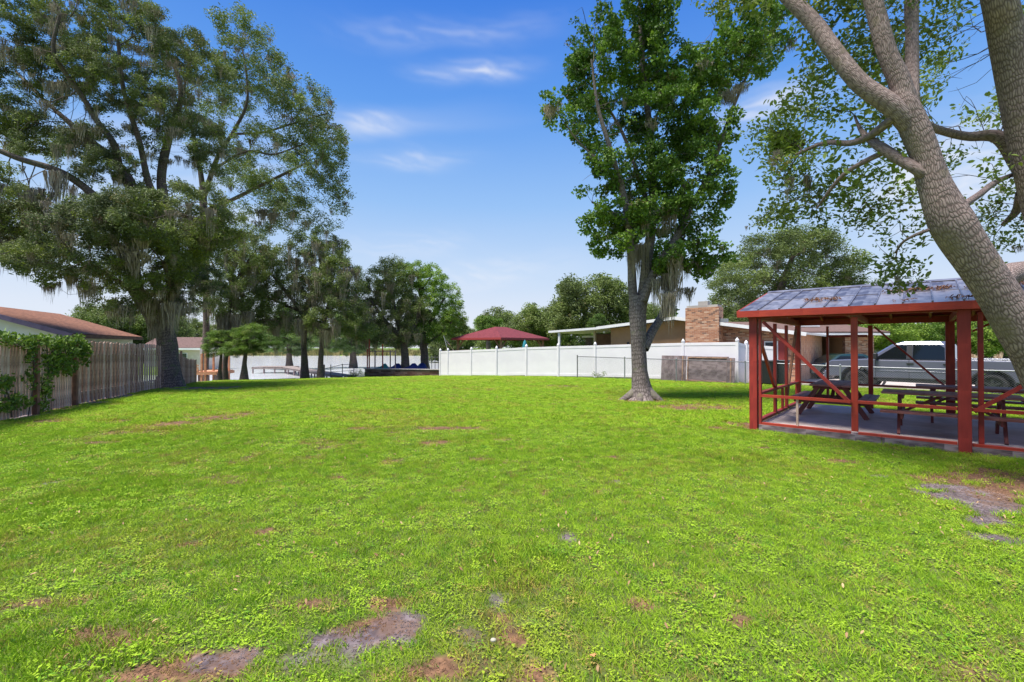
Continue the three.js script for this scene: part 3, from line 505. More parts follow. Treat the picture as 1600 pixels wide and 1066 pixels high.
bankTree('bank_oak_tree', 'dark drooping oak shading the covered watercraft by the retaining wall', 106, 632, 37.5, .4, [[633, 570, .34], [632, 545, .3], [626, 515, .26], [618, 490, .2]], [[[630, 530, .2], [600, 500, .15, -.6], [580, 470, .1, -1]], [[632, 540, .18], [652, 500, .14, .4], [655, 470, .09, .4]], [[618, 490, .14], [610, 450, .1], [600, 425, .06]]],
  [[585, 455, 40, 44, 110], [615, 440, 36, 44, 100], [600, 500, 48, 32, 100], [565, 490, 30, 36, 70], [640, 490, 34, 34, 90], [630, 525, 34, 18, 60], [575, 518, 34, 18, 60], [605, 528, 34, 14, 50]], { moss: .2, mossLen: 2.6, mossWide: 1.5 });
bankTree('cypress_tree', 'tall rounded yellow-green cypress behind the watercraft dock', 107, 664, 39.5, .42, [[664, 568, .36], [662, 540, .3], [660, 500, .24], [656, 450, .16], [652, 425, .1]], [[[661, 520, .16], [680, 490, .12, 0], [695, 465, .07, 0]], [[660, 500, .14], [640, 465, .1, 0], [632, 440, .06, 0]], [[663, 540, .14], [690, 520, .1, -.4], [708, 500, .06, -.6]], [[657, 455, .1], [675, 430, .06]]],
  [[640, 436, 38, 28, 110], [668, 438, 34, 28, 100], [692, 475, 32, 38, 120], [655, 480, 40, 34, 110], [706, 502, 20, 28, 70], [680, 515, 34, 24, 70], [625, 460, 26, 26, 60]], { kind: 'bushy', leaf: .85, per: 3, moss: .02, mossLen: 1.0, tint: [1.25, 1.25, 1] });
bankTree('young_cypress_tree', 'small bright green cypress with round crown beside the orange dock', 108, 343, 30, .13, [[344, 575, .1], [346, 550, .07], [346, 525, .04]], [[[346, 545, .04], [335, 535, .02], [326, 530, .015]]], [[334, 545, 16, 14, 40], [350, 530, 18, 15, 40], [336, 525, 14, 10, 24]], { kind: 'cypress', step: .25, dz: .7, leaf: .7, per: 2 });
bankTree('young_cypress_tree', 'dark small cypress with flared foot at the water edge near the pier end', 109, 382, 29.6, .2, [[382, 570, .14], [384, 550, .1], [386, 520, .09]], [[[384, 550, .06], [405, 538, .04], [425, 532, .02]], [[384, 545, .05], [366, 540, .03], [352, 545, .02]]], [[390, 522, 26, 16, 60], [415, 535, 26, 12, 50], [366, 545, 20, 12, 40], [388, 545, 24, 10, 40]], { kind: 'cypress', step: .25, dz: .9, leaf: .8, per: 2, moss: .04, mossLen: 1.2 });
bankTree('cypress_tree', 'feathery green cypress standing in the lake beyond the grey pier', 110, 452, 56, .4, [[452, 560, .34], [452, 530, .25], [452, 490, .15]], [[[452, 530, .1], [425, 522, .06], [410, 520, .03]], [[452, 525, .1], [480, 520, .06], [495, 522, .03]]], [[452, 500, 26, 26, 60], [435, 525, 34, 14, 60], [475, 530, 34, 14, 60], [452, 545, 40, 8, 40]], { kind: 'cypress', leaf: 1.6, step: .5, per: 2 });
bankTree('cypress_tree', 'broad green cypress standing in the lake past the pipe handrail', 111, 552, 60, .45, [[552, 556, .4], [552, 530, .3], [552, 490, .18]], [[[552, 530, .12], [525, 524, .08], [510, 522, .04]], [[552, 525, .12], [580, 518, .08], [600, 516, .04]]], [[552, 495, 30, 26, 70], [530, 528, 34, 14, 60], [575, 525, 34, 16, 60], [552, 545, 40, 8, 40]], { kind: 'cypress', leaf: 1.7, step: .5, per: 2 });
// ---- upright maple in the middle of the lawn
{
  const d = 13.8, f = footOf(1003, d, .12);
  makeTree({
    name: 'maple_tree', label: 'tall leafy maple standing alone on the lawn before the white fence', seed: 120, kind: 'maple', gap: .43, gapF: 1.3, bark: BARK.maple, base: f, step: .26, fine: .12, bare: .9, flute: .17, fluteLen: .6, leafy: 3, per: 2, tip: .006, keep: .53, leaf: .8,
    limbs: [[[f, .62], [P(1003, 619, d), .40], [P(1002, 604, d), .31], [P(1000, 580, d), .235], [P(998, 545, d), .225], [P(997, 510, d), .245], [P(996, 480, d), .235], [P(995, 462, d), .2]],
      ...limbsAt(d, [
        [[1000, 606, .16], [984, 618, .12, -.1], [968, 627, .07, -.2], [950, 631, .03, -.3]], [[1006, 606, .16], [1022, 619, .12, -.25], [1036, 629, .06, -.45]], [[1002, 606, .15], [1000, 624, .12, -.35], [996, 636, .05, -.7]],
        [[993, 490, .16], [989, 455, .14], [987, 410, .125], [984, 360, .11, -.2], [974, 300, .09, -.5], [955, 235, .07, -.8], [935, 165, .05, -.9], [925, 90, .03, -1]],
        [[1000, 492, .17], [1006, 450, .16], [1011, 410, .15], [1019, 350, .13], [1020, 280, .115, .2], [1016, 200, .10, .2], [1008, 120, .08, .1], [1002, 40, .05, 0], [1000, -30, .03, 0]],
        [[1005, 470, .14, -.1], [1018, 435, .125, -.2], [1038, 400, .115, -.2], [1060, 365, .1, 0], [1085, 315, .085, .2], [1110, 270, .07, .2], [1128, 220, .06, .1], [1150, 160, .045, 0], [1185, 80, .03, 0]],
        [[1006, 545, .15, 0], [1018, 520, .13, .2], [1036, 490, .12, .5], [1050, 440, .10, .8], [1062, 380, .085, 1], [1070, 310, .07, 1.1], [1060, 230, .05, 1], [1065, 160, .03, .9]],
        [[1019, 340, .08], [1000, 280, .065, .4], [975, 210, .05, .6], [940, 150, .035, .6], [905, 110, .02, .5]],
        [[985, 360, .06], [955, 330, .045, .3], [925, 315, .03, .4]],
        [[972, 295, .05, -.5], [935, 250, .035, -.2], [900, 215, .022, 0], [866, 165, .012, 0]],
        [[1016, 200, .05, .2], [1040, 150, .04, .5], [1045, 90, .03, .6]],
        [[1062, 370, .05, .9], [1090, 390, .035, 1], [1105, 410, .02, 1]],
      ])],
    blobs: blobs([[925, 60, 42, 36, 80], [932, 120, 55, 45, 100], [862, 162, 20, 10, 14], [1002, 30, 52, 40, 100], [1020, 105, 50, 55, 120], [955, 195, 66, 40, 110], [1040, 180, 60, 50, 110], [1125, 105, 44, 38, 130], [1180, 50, 56, 56, 300], [1160, 105, 36, 34, 90], [1140, 40, 34, 32, 60], [1100, 205, 48, 40, 80], [940, 270, 40, 42, 60], [1000, 270, 66, 48, 140], [1080, 280, 56, 50, 120], [948, 345, 40, 28, 50], [1000, 345, 50, 36, 90], [1065, 350, 52, 42, 110], [1098, 400, 28, 30, 50], [1070, 120, 30, 40, 40], [905, 185, 30, 24, 20], [1115, 300, 22, 40, 40], [965, 385, 36, 16, 24], [1052, 485, 12, 8, 8, .4, .3], [1035, 410, 36, 26, 40]], d, 1.5),
    moss: .02, mossLen: .9, mossWide: 1, hang: [[P(864, 165, 13.8), .75, 1], [P(1045, 140, 13.2), 1.1, 1.2], [P(1178, 75, 13.4), .9, 1.2], [P(1142, 140, 13.4), .8, 1.3], [P(1158, 135, 13.4), .6, 1], [P(1045, 330, 13.2), 1.9, 1.3], [P(1055, 400, 13.2), 2.2, 1.6], [P(1040, 430, 13.3), 2, 1.6], [P(1030, 440, 13.4), 1.6, 1.2], [P(1048, 460, 13.3), 1.9, 1.3], [P(1043, 470, 13.3), 1.2, .6], [P(1072, 455, 13.6), 1.0, 1.1], [P(1085, 410, 13.8), 1.1, 1.2], [P(1110, 415, 14), .7, 1], [P(992, 395, 13.5), 1.6, .8], [P(1003, 385, 13.5), 1.8, .9], [P(988, 390, 13.5), 1.2, .6]],
  });
}
// ---- leaning pale-barked tree by the pavilion
{
  const d = 5, f = V(6.95, G(6.95, -4.9) - .12, -4.9);
  makeTree({
    name: 'leaning_oak_tree', label: 'big pale-barked oak leaning over the red pavilion roof', seed: 130, kind: 'near', gap: .44, gapF: 1.6, bark: BARK.pale, twigBark: BARK.twig, base: f, step: .2, fine: .07, bare: .85, flute: .14, fluteLen: .6, leafy: 3, per: 1, tip: .0035, keep: .8, leaf: 1.0, dense: 3.6,
    limbs: [[[f, .5], [P(1762, 780, d), .36], [P(1700, 690, d), .28], [P(1618, 556, d), .195], [P(1568, 475, d), .185], [P(1523, 402, d), .182], [P(1487, 345, d), .188], [P(1464, 290, d), .15], [P(1450, 245, d), .135], [P(1432, 200, d), .132], [P(1416, 165, d), .125], [P(1408, 140, d), .09]],
      ...limbsAt(d, [
        [[1425, 195, .11], [1398, 166, .105], [1347, 129, .095, .1], [1307, 79, .09, .2], [1277, 37, .085, .3], [1243, 0, .08, .4], [1190, -60, .085, .6], [1130, -130, .06, .8]],
        [[1422, 175, .11], [1408, 125, .10], [1391, 85, .09], [1381, 48, .088], [1369, 0, .085], [1355, -60, .09], [1340, -150, .06]],
        [[1426, 165, .08], [1428, 110, .068, .1], [1429, 56, .064, .2], [1429, 0, .074, .3], [1436, -70, .065, .4], [1450, -150, .04, .4]],
        [[1745, 740, .24, .2], [1690, 470, .22, .5], [1640, 330, .205, .6], [1606, 215, .168, .6], [1588, 112, .162, .5], [1574, 40, .158, .4], [1566, 0, .152, .3], [1550, -80, .14, .2], [1530, -190, .09, 0]],
        [[1636, 310, .15, .7], [1600, 252, .115, .8], [1561, 212, .078, .9], [1516, 212, .055, 1], [1475, 203, .05, .9], [1440, 188, .048, .4]],
        [[1548, 445, .14, 0], [1580, 428, .12, .2], [1620, 418, .11, .5], [1680, 380, .09, .8], [1740, 300, .06, 1]],
        [[1460, 282, .07, 0], [1436, 264, .06, 0], [1408, 248, .056, .1], [1380, 230, .055, .2], [1366, 220, .045, .3], [1350, 205, .028, .5], [1338, 180, .012, .8]],
        [[1400, 182, .05, 0], [1360, 212, .042, .3], [1332, 222, .036, .5], [1291, 222, .028, .8], [1246, 240, .018, 1.2]],
        [[1385, 236, .035, .2], [1352, 252, .03, .4], [1320, 272, .026, .6], [1296, 300, .02, .8], [1278, 325, .012, 1]],
        [[1486, 338, .05, 0], [1508, 320, .042, .1], [1532, 304, .036, .3], [1555, 286, .035, .6], [1590, 270, .025, 1]],
        [[1488, 350, .03, 0], [1450, 360, .02, .1], [1415, 376, .014, .3], [1400, 395, .01, .5]],
        [[1600, 300, .06, .8], [1590, 330, .05, 1.3], [1570, 350, .03, 1.8]],
      ])],
    blobs: blobs([[1232, 205, 46, 40, 60, 1.6], [1285, 165, 46, 46, 70, 1.2], [1310, 100, 40, 46, 50, .8], [1345, 190, 40, 34, 50, .8], [1232, 262, 42, 26, 44, 1.4], [1275, 312, 42, 34, 50, 1.4], [1335, 285, 36, 26, 36, 1], [1395, 385, 26, 44, 46, .8, .4], [1408, 430, 22, 18, 20, .8, .4], [1452, 60, 34, 46, 44, .8], [1492, 115, 36, 50, 70, 1.2], [1520, 180, 34, 34, 50, 1.4], [1530, 50, 36, 44, 40, 1], [1575, 150, 24, 40, 20, 1.6], [1492, 262, 34, 20, 24, 1.2], [1562, 325, 38, 40, 70, 1.4], [1590, 385, 24, 30, 40, 1.5], [1375, 75, 28, 50, 30, .8], [1300, 18, 46, 24, 36, .6], [1215, 330, 30, 24, 24, 1.6], [1250, 10, 30, 26, 26, .8], [1180, -60, 60, 60, 50, 1], [1330, -80, 70, 60, 60, .4], [1450, -90, 70, 60, 60, .6], [1570, -80, 60, 60, 50, .4], [1660, 200, 50, 70, 40, 1], [1700, 60, 60, 80, 40, .8], [1350, 330, 24, 24, 16, 1]], d, .8),
    moss: .012, mossLen: .35, mossWide: .35, hang: [[P(1405, 435, 5.8), .3, .22], [P(1234, 285, 6.4), .5, .3], [P(1215, 240, 6.4), .45, .25], [P(1262, 280, 6.4), .5, .3]],
  });
}
// ------------------------------------------------------------------ weathered board fence on the left
const MW = {
  greyA: wood([.56, .37, .28], [.24, .14, .10], .95, 1.3), greyB: wood([.43, .265, .19], [.155, .088, .06], .95, 1.3), greyC: wood([.60, .43, .345], [.31, .20, .15], .95, 1.2),
  postOld: wood([.27, .13, .075], [.12, .06, .04], .95, 1.2),
  red: wood([.35, .032, .021], [.23, .018, .013], .55, 1.1, .0015), brightRed: wood([.42, .045, .020], [.31, .026, .013], .5, .9, .0015),
  table: wood([.36, .155, .14], [.20, .065, .056], .6, 1.2, .002), tableLeg: wood([.20, .05, .042], [.115, .028, .025], .65, 1.2, .002),
  newWood: wood([.66, .34, .20], [.44, .19, .10], .8, 1, .002), pier: wood([.34, .28, .25], [.17, .13, .115], .95, 1.2), skirt: wood([.30, .235, .24], [.11, .08, .085], .95, 1.6, .006),
  rot: wood([.25, .195, .20], [.12, .088, .09], .95, 1.5, .004), beamTan: wood([.42, .25, .13], [.28, .15, .075], .8, 1, .002),
};
MW.redDark = MW.red;                                    // one paint on every pavilion timber
const FL0 = V(-11.25, 0, -10), FLD = V(-.379, 0, -.926);
{
  const at = (t, off = 0) => { const p = FL0.clone().addScaledVector(FLD, t); p.x += .926 * off; p.z -= .379 * off; return p; };   // off: towards the lawn
  const ang = Math.atan2(.926, -.379);
  const o = at(0), fence = thing('board_fence', 'long weathered grey board fence running down to the lake, vine on its near end', 'fence', [o.x, 0, o.z], ang);
  // local x runs along the fence, local z towards the lawn
  const r = rng(9), gy = (t) => { const p = at(t); return G(p.x, p.z); };
  const mats = [MW.greyA, MW.greyB, MW.greyC];
  const dog = (w, h, th, c) => { const s = new THREE.Shape(); s.moveTo(-w / 2, 0); s.lineTo(w / 2, 0); s.lineTo(w / 2, h - c); s.lineTo(w / 2 - c, h); s.lineTo(-w / 2 + c, h); s.lineTo(-w / 2, h - c); const g = new THREE.ExtrudeGeometry(s, { depth: th, bevelEnabled: false }); g.translate(0, 0, -th / 2); return g; };
  const narrow = [dog(.092, 1.8, .019, .02), dog(.088, 1.77, .019, .02)], broad = [dog(.14, 1.83, .019, .03), dog(.135, 1.8, .019, .03)];
  const shade = [[.2, 0], [.5, 1], [.3, 2]];
  const put = (g, t, z, h = 1) => { const m = mesh('board', g, mats[Math.floor(r() * 3)], fence); m.position.set(t, gy(t) + .02 + (r() - .5) * .025, z); m.rotation.z = (r() - .5) * .02; m.rotation.y = (r() - .5) * .06; m.scale.y = h; };
  for (let t = -2.4; t < 3.0; t += .117) put(narrow[Math.floor(r() * 2)], t, .05);
  for (let t = 3.12; t < 10.3; t += .255) { put(broad[Math.floor(r() * 2)], t, .05); put(broad[Math.floor(r() * 2)], t + .128, -.055); }
  let hgt = 1; for (let t = 11.0, k = 0; t < 16.2; t += .255, k++) { hgt = 1 - .30 * clamp(k / 14); put(broad[k % 2], t, .05, hgt); put(broad[(k + 1) % 2], t + .128, -.055, hgt - .01); }
  for (const h of [.35, 1.45]) { mesh('rail', bar([-2.4, gy(-2.4) + h, 0], [10.3, gy(10) + h, 0], .05, .085), MW.greyB, fence); }
  mesh('rail', bar([10.9, gy(11) + .35, 0], [16.2, gy(16) + .3, 0], .05, .085), MW.greyB, fence); mesh('rail', bar([10.9, gy(11) + 1.4, 0], [16.2, gy(16) + .9, 0], .05, .085), MW.greyB, fence);
  for (const t of [1.1, 2.97]) mesh('post', box(.11, 1.84, .1, t, gy(t) + .9, .115, .004), MW.postOld, fence);
  for (const t of [-1.2, 5.4, 7.8, 10.25, 11.1, 13.5, 16.0]) mesh('post', box(.09, t > 15 ? 1.3 : 1.72, .075, t, gy(t) + (t > 15 ? .6 : .82), .008), MW.greyB, fence);
  // climbing vine over the near end
  const vine = thing('climbing_vine', 'bright green leafy vine spilling over the near end of the board fence', 'vine', [o.x, 0, o.z], ang), vr = rng(55);
  const geoV = [leafClump(61, 12, .13, .040, [[-1, 0], [-.2, .6], [.4, .5], [1, 0], [.4, -.5], [-.2, -.6]], { tumble: 1.8, droop: .8 }), leafClump(62, 9, .11, .040, [[-1, 0], [-.2, .6], [.4, .5], [1, 0], [.4, -.5], [-.2, -.6]], { tumble: 1.8, droop: .8 })];
  const L = [[], []], zone = [[-.6, 1.84, 2.0, .12, 170], [1.6, 1.83, 1.2, .15, 130], [2.9, 1.76, .7, .26, 150], [1.9, 1.45, .45, .42, 150], [2.5, 1.3, .35, .35, 100], [.85, 1.2, .13, .65, 60], [1.45, .75, .14, .6, 60], [-.3, .95, .42, .2, 50], [0.2, .42, .7, .14, 90], [3.4, 1.5, .25, .3, 60], [-1.6, 1.6, .8, .4, 90], [1.3, .22, .22, .12, 20]];
  for (const [t, y, rt, ry, n] of zone) for (let i = 0; i < n * .45; i++) { const a = vr() * 6.283, q = Math.sqrt(vr()), tt = t + Math.cos(a) * q * rt, yy = y + Math.sin(a) * q * ry + .05 * (fbm(tt * 5, 3, 2) - .5), c = mix3([.085, .16, .02], [.23, .36, .045], vr()); L[i % 2].push({ p: V(tt, gy(tt) + yy - .05, .13 + (vr() - .5) * .16), q: new THREE.Quaternion().setFromEuler(new THREE.Euler(vr(), vr() * 6, vr())), s: V(1, 1, 1).multiplyScalar(.7 + .6 * vr()), c }); }
  L.forEach((l, i) => instances('leaves', geoV[i], LEAFM, l, vine, V(0, 0, 0)));
  const stems = []; for (const [t0, y0, t1, y1] of [[1.4, 0, 1.5, 1.9], [1.5, .6, 2.6, 1.8], [.8, 0, .9, 1.9], [.9, 1.6, -1.4, 1.9], [1.5, 1.8, 3.4, 1.8], [.2, .05, -.4, 1.1]]) stems.push(tube(curve([[V(t0, gy(t0) + y0, .11), .012], [V((t0 + t1) / 2 + .08, gy(t0) + (y0 + y1) / 2, .15), .01], [V(t1, gy(t1) + y1, .11), .007]], .1).pts, Array.from({ length: 40 }, (_, i) => .012 - i * .0001), 5));
  stuffPart('stems', merge(stems), BARK.twig, vine);
}
// ------------------------------------------------------------------ white vinyl privacy fence
const VINYL = blotchy([.75, .72, .765], [.82, .79, .83], 2.5, .35, 5);
const vinylPts = [[688, 33.9, 549, 587.5], [700, 33.2], [736.5, 31.4], [776, 29.8], [822.5, 28.6], [872.5, 27.3], [930, 26.0], [993, 24.5], [1067.5, 22.8], [1152, 20.6]].map(([px, d]) => V(X(px, d), 0, -d));
{
  const tops = [549, 548.5, 547, 545.5, 543, 541.5, 540, 538, 536, 534.8];
  const o = vinylPts[0].clone(), fence = thing('vinyl_fence', 'white vinyl privacy fence with pointed post caps across the back of the lawn', 'fence', [o.x, 0, o.z]);
  const loc = (p) => p.clone().sub(o);
  const postTop = (p, h = 1.83) => p.y = G(p.x, p.z) + h;
  const addPost = (p, h) => {
    const q = loc(p), g = G(p.x, p.z), post = mesh('post', box(.127, h + .1, .127, 0, 0, 0, .006), VINYL, fence); post.position.set(q.x, g + h / 2, q.z); post.rotation.y = EANG;
    const cap = merge([box(.15, .022, .15, 0, .011, 0), (() => { const c = new THREE.LatheGeometry([[.075, .02], [.085, .045], [.075, .075], [.045, .11], [.02, .145], [.001, .165]].map(([a, b]) => new THREE.Vector2(a, b)), 8); return c; })()]); const c = mesh('post_cap', cap, VINYL, fence); c.position.set(q.x, g + h + .05, q.z); c.rotation.y = EANG;
  };
  const addPanel = (a, b, ha, hb) => {
    const A = loc(a), B = loc(b), L = Math.hypot(B.x - A.x, B.z - A.z) - .12, ga = G(a.x, a.z), gb = G(b.x, b.z), mid = A.clone().add(B).multiplyScalar(.5), turn = Math.atan2(-(B.z - A.z), B.x - A.x), slope = ((gb + hb) - (ga + ha)) / L, yTop = (ga + ha + gb + hb) / 2, yBot = (ga + gb) / 2 + .05;
    const sheared = (g) => { const p = g.attributes.position; for (let i = 0; i < p.count; i++) p.setY(i, p.getY(i) + slope * p.getX(i)); g.computeVertexNormals(); return g; };
    // tongue-and-groove infill: one grooved sheet
    const s = new THREE.Shape(), n = Math.round(L / .155), w = L / n, gr = .011; s.moveTo(-L / 2, -.012);
    for (let i = 0; i < n; i++) { const x0 = -L / 2 + i * w; if (i) { s.lineTo(x0 - gr, -.012); s.lineTo(x0, -.003); s.lineTo(x0 + gr, -.012); } } s.lineTo(L / 2, -.012); s.lineTo(L / 2, .012); s.lineTo(-L / 2, .012);
    const inf = new THREE.ExtrudeGeometry(s, { depth: yTop - yBot - .04, bevelEnabled: false }); inf.rotateX(-Math.PI / 2); 
    const pm = (name, g, y) => { const m = mesh(name, sheared(g), VINYL, fence); m.position.set(mid.x, y, mid.z); m.rotation.y = turn; };
    inf.scale(1, 1, -1); { const ix = inf.index; if (!ix) { const p = inf.attributes.position; for (let i = 0; i < p.count; i += 3) for (const k of ['position', 'uv', 'normal']) { const at = inf.attributes[k], sz = at.itemSize; for (let c = 0; c < sz; c++) { const t = at.array[(i + 1) * sz + c]; at.array[(i + 1) * sz + c] = at.array[(i + 2) * sz + c]; at.array[(i + 2) * sz + c] = t; } } } }
    pm('panel', inf, yBot + .02); pm('top_rail', box(L, .14, .05, 0, 0, 0, .006), yTop - .07); pm('bottom_rail', box(L, .16, .05, 0, 0, 0, .006), yBot + .08);
  };
  const hs = vinylPts.map((p, i) => Yh(tops[i], -p.z) - G(p.x, p.z));
  vinylPts.forEach((p, i) => addPost(p, hs[i]));
  for (let i = 0; i < vinylPts.length - 1; i++) addPanel(vinylPts[i], vinylPts[i + 1], hs[i], hs[i + 1]);
  const e = V(X(1166, 20.9), 0, -20.9), e2 = V(X(1212, 20.4), 0, -20.4); addPost(e, 1.8); addPanel(vinylPts[9], e, hs[9], 1.8); addPanel(e, e2, 1.8, 1.78); addPost(e2, 1.78);
}
// ------------------------------------------------------------------ chain-link fence in front of it and along the drive
const GALV = new THREE.MeshStandardMaterial({ color: new THREE.Color(.33, .34, .36), metalness: .75, roughness: .5 });
const GALV_OLD = new THREE.MeshStandardMaterial({ color: new THREE.Color(.16, .16, .17), metalness: .5, roughness: .65 });
{
  const o = onLine(0, 0), fence = thing('chain_link_fence', 'low galvanised chain-link fence running from the white fence past the pavilion to the drive', 'fence', [o.x, 0, o.z], EANG);
  const pts = [0, 2.9, 5.6, 8.64, 12.0, 15.0, 18.0, 21.0], topY = [.99, .95, .92, .88, .80, .78, .78, .78];
  const gy = (t) => { const p = onLine(t, 0); return G(p.x, p.z); };
  pts.forEach((t, i) => { mesh('post', cyl(.03, .03, topY[i] - gy(t) + .06, t, gy(t) - .02, 0, 8), i ? GALV : GALV_OLD, fence); mesh('post_cap', new THREE.SphereGeometry(.036, 8, 6).translate(t, topY[i] + .05, 0), i ? GALV : GALV_OLD, fence); });
  for (let i = 0; i < pts.length - 1; i++) {
    mesh('top_rail', pipe([pts[i], topY[i], 0], [pts[i + 1], topY[i + 1], 0], .021), i < 3 ? GALV_OLD : GALV, fence);
    const wires = [], t0 = pts[i], t1 = pts[i + 1], st = .075; 
    const yb = (t) => mix(gy(t0), gy(t1), (t - t0) / (t1 - t0)) + .03, yt = (t) => mix(topY[i], topY[i + 1], (t - t0) / (t1 - t0));
    const strip = (a, b) => { const g = new THREE.CylinderGeometry(.0019, .0019, 1, 3, 1, true); const A = V(...a), B = V(...b), L = A.distanceTo(B); g.scale(1, L, 1); g.applyQuaternion(new THREE.Quaternion().setFromUnitVectors(YAX, B.clone().sub(A).normalize())); g.translate((A.x + B.x) / 2, (A.y + B.y) / 2, A.z); wires.push(g); };
    for (let c = t0 - 1.2; c < t1; c += st) {
      const h = yt(clamp(c, t0, t1)) - yb(clamp(c, t0, t1)); for (const sgn of [1, -1]) {
        const s0 = sgn > 0 ? c : c + h, a = clamp(c, t0, t1), b = clamp(c + h, t0, t1); if (b - a < .03) continue;
        const y0 = yb(a), fa = (a - c) / h, fb = (b - c) / h, H = h; if (sgn > 0) strip([a, y0 + fa * H, .004], [b, y0 + fb * H, .004]); else strip([a, y0 + (1 - fa) * H, -.004], [b, y0 + (1 - fb) * H, -.004]);
      }
    }
    stuffPart('wire_mesh', merge(wires), GALV, fence);
  }
}
// ---- old sheets leaning between the two fences
{
  const g0 = (t, q) => { const p = onLine(t, q); return G(p.x, p.z); };
  const sheetThing = (name, label, t, w, h, q, framed) => {
    const p = onLine(t, q), root = thing(name, label, 'plywood', [p.x, g0(t, q), p.z], EANG); const tilt = -.10;
    const add = (n, g, m) => { g.rotateX(tilt); mesh(n, g, m, root); };
    add('board', box(w, h, .04, 0, h / 2, 0, .004), MW.rot);
    if (framed) { for (const s of [-1, 1]) add('batten', box(.05, h - .06, .03, s * (w / 2 - .05), h / 2 - .01, .036), MW.greyB); for (const y of [.06, h - .06]) add('batten', box(w - .16, .05, .03, 0, y, .036), MW.greyB); }
    else add('batten', box(.05, h - .05, .03, w / 2 - .16, h / 2, .036), MW.greyB);
  };
  sheetThing('plywood_sheet', 'plain rotting plywood panel with one upright batten leaning on the white fence', 5.35, 1.22, 1.24, .24, false);
  sheetThing('plywood_sheet', 'rotting plywood panel framed with battens leaning on the white fence', 6.95, 1.86, 1.2, .20, true);
  sheetThing('plywood_sheet', 'narrow rotting plywood panel edge standing beside the framed panel', 7.98, .34, 1.14, .16, false);
}
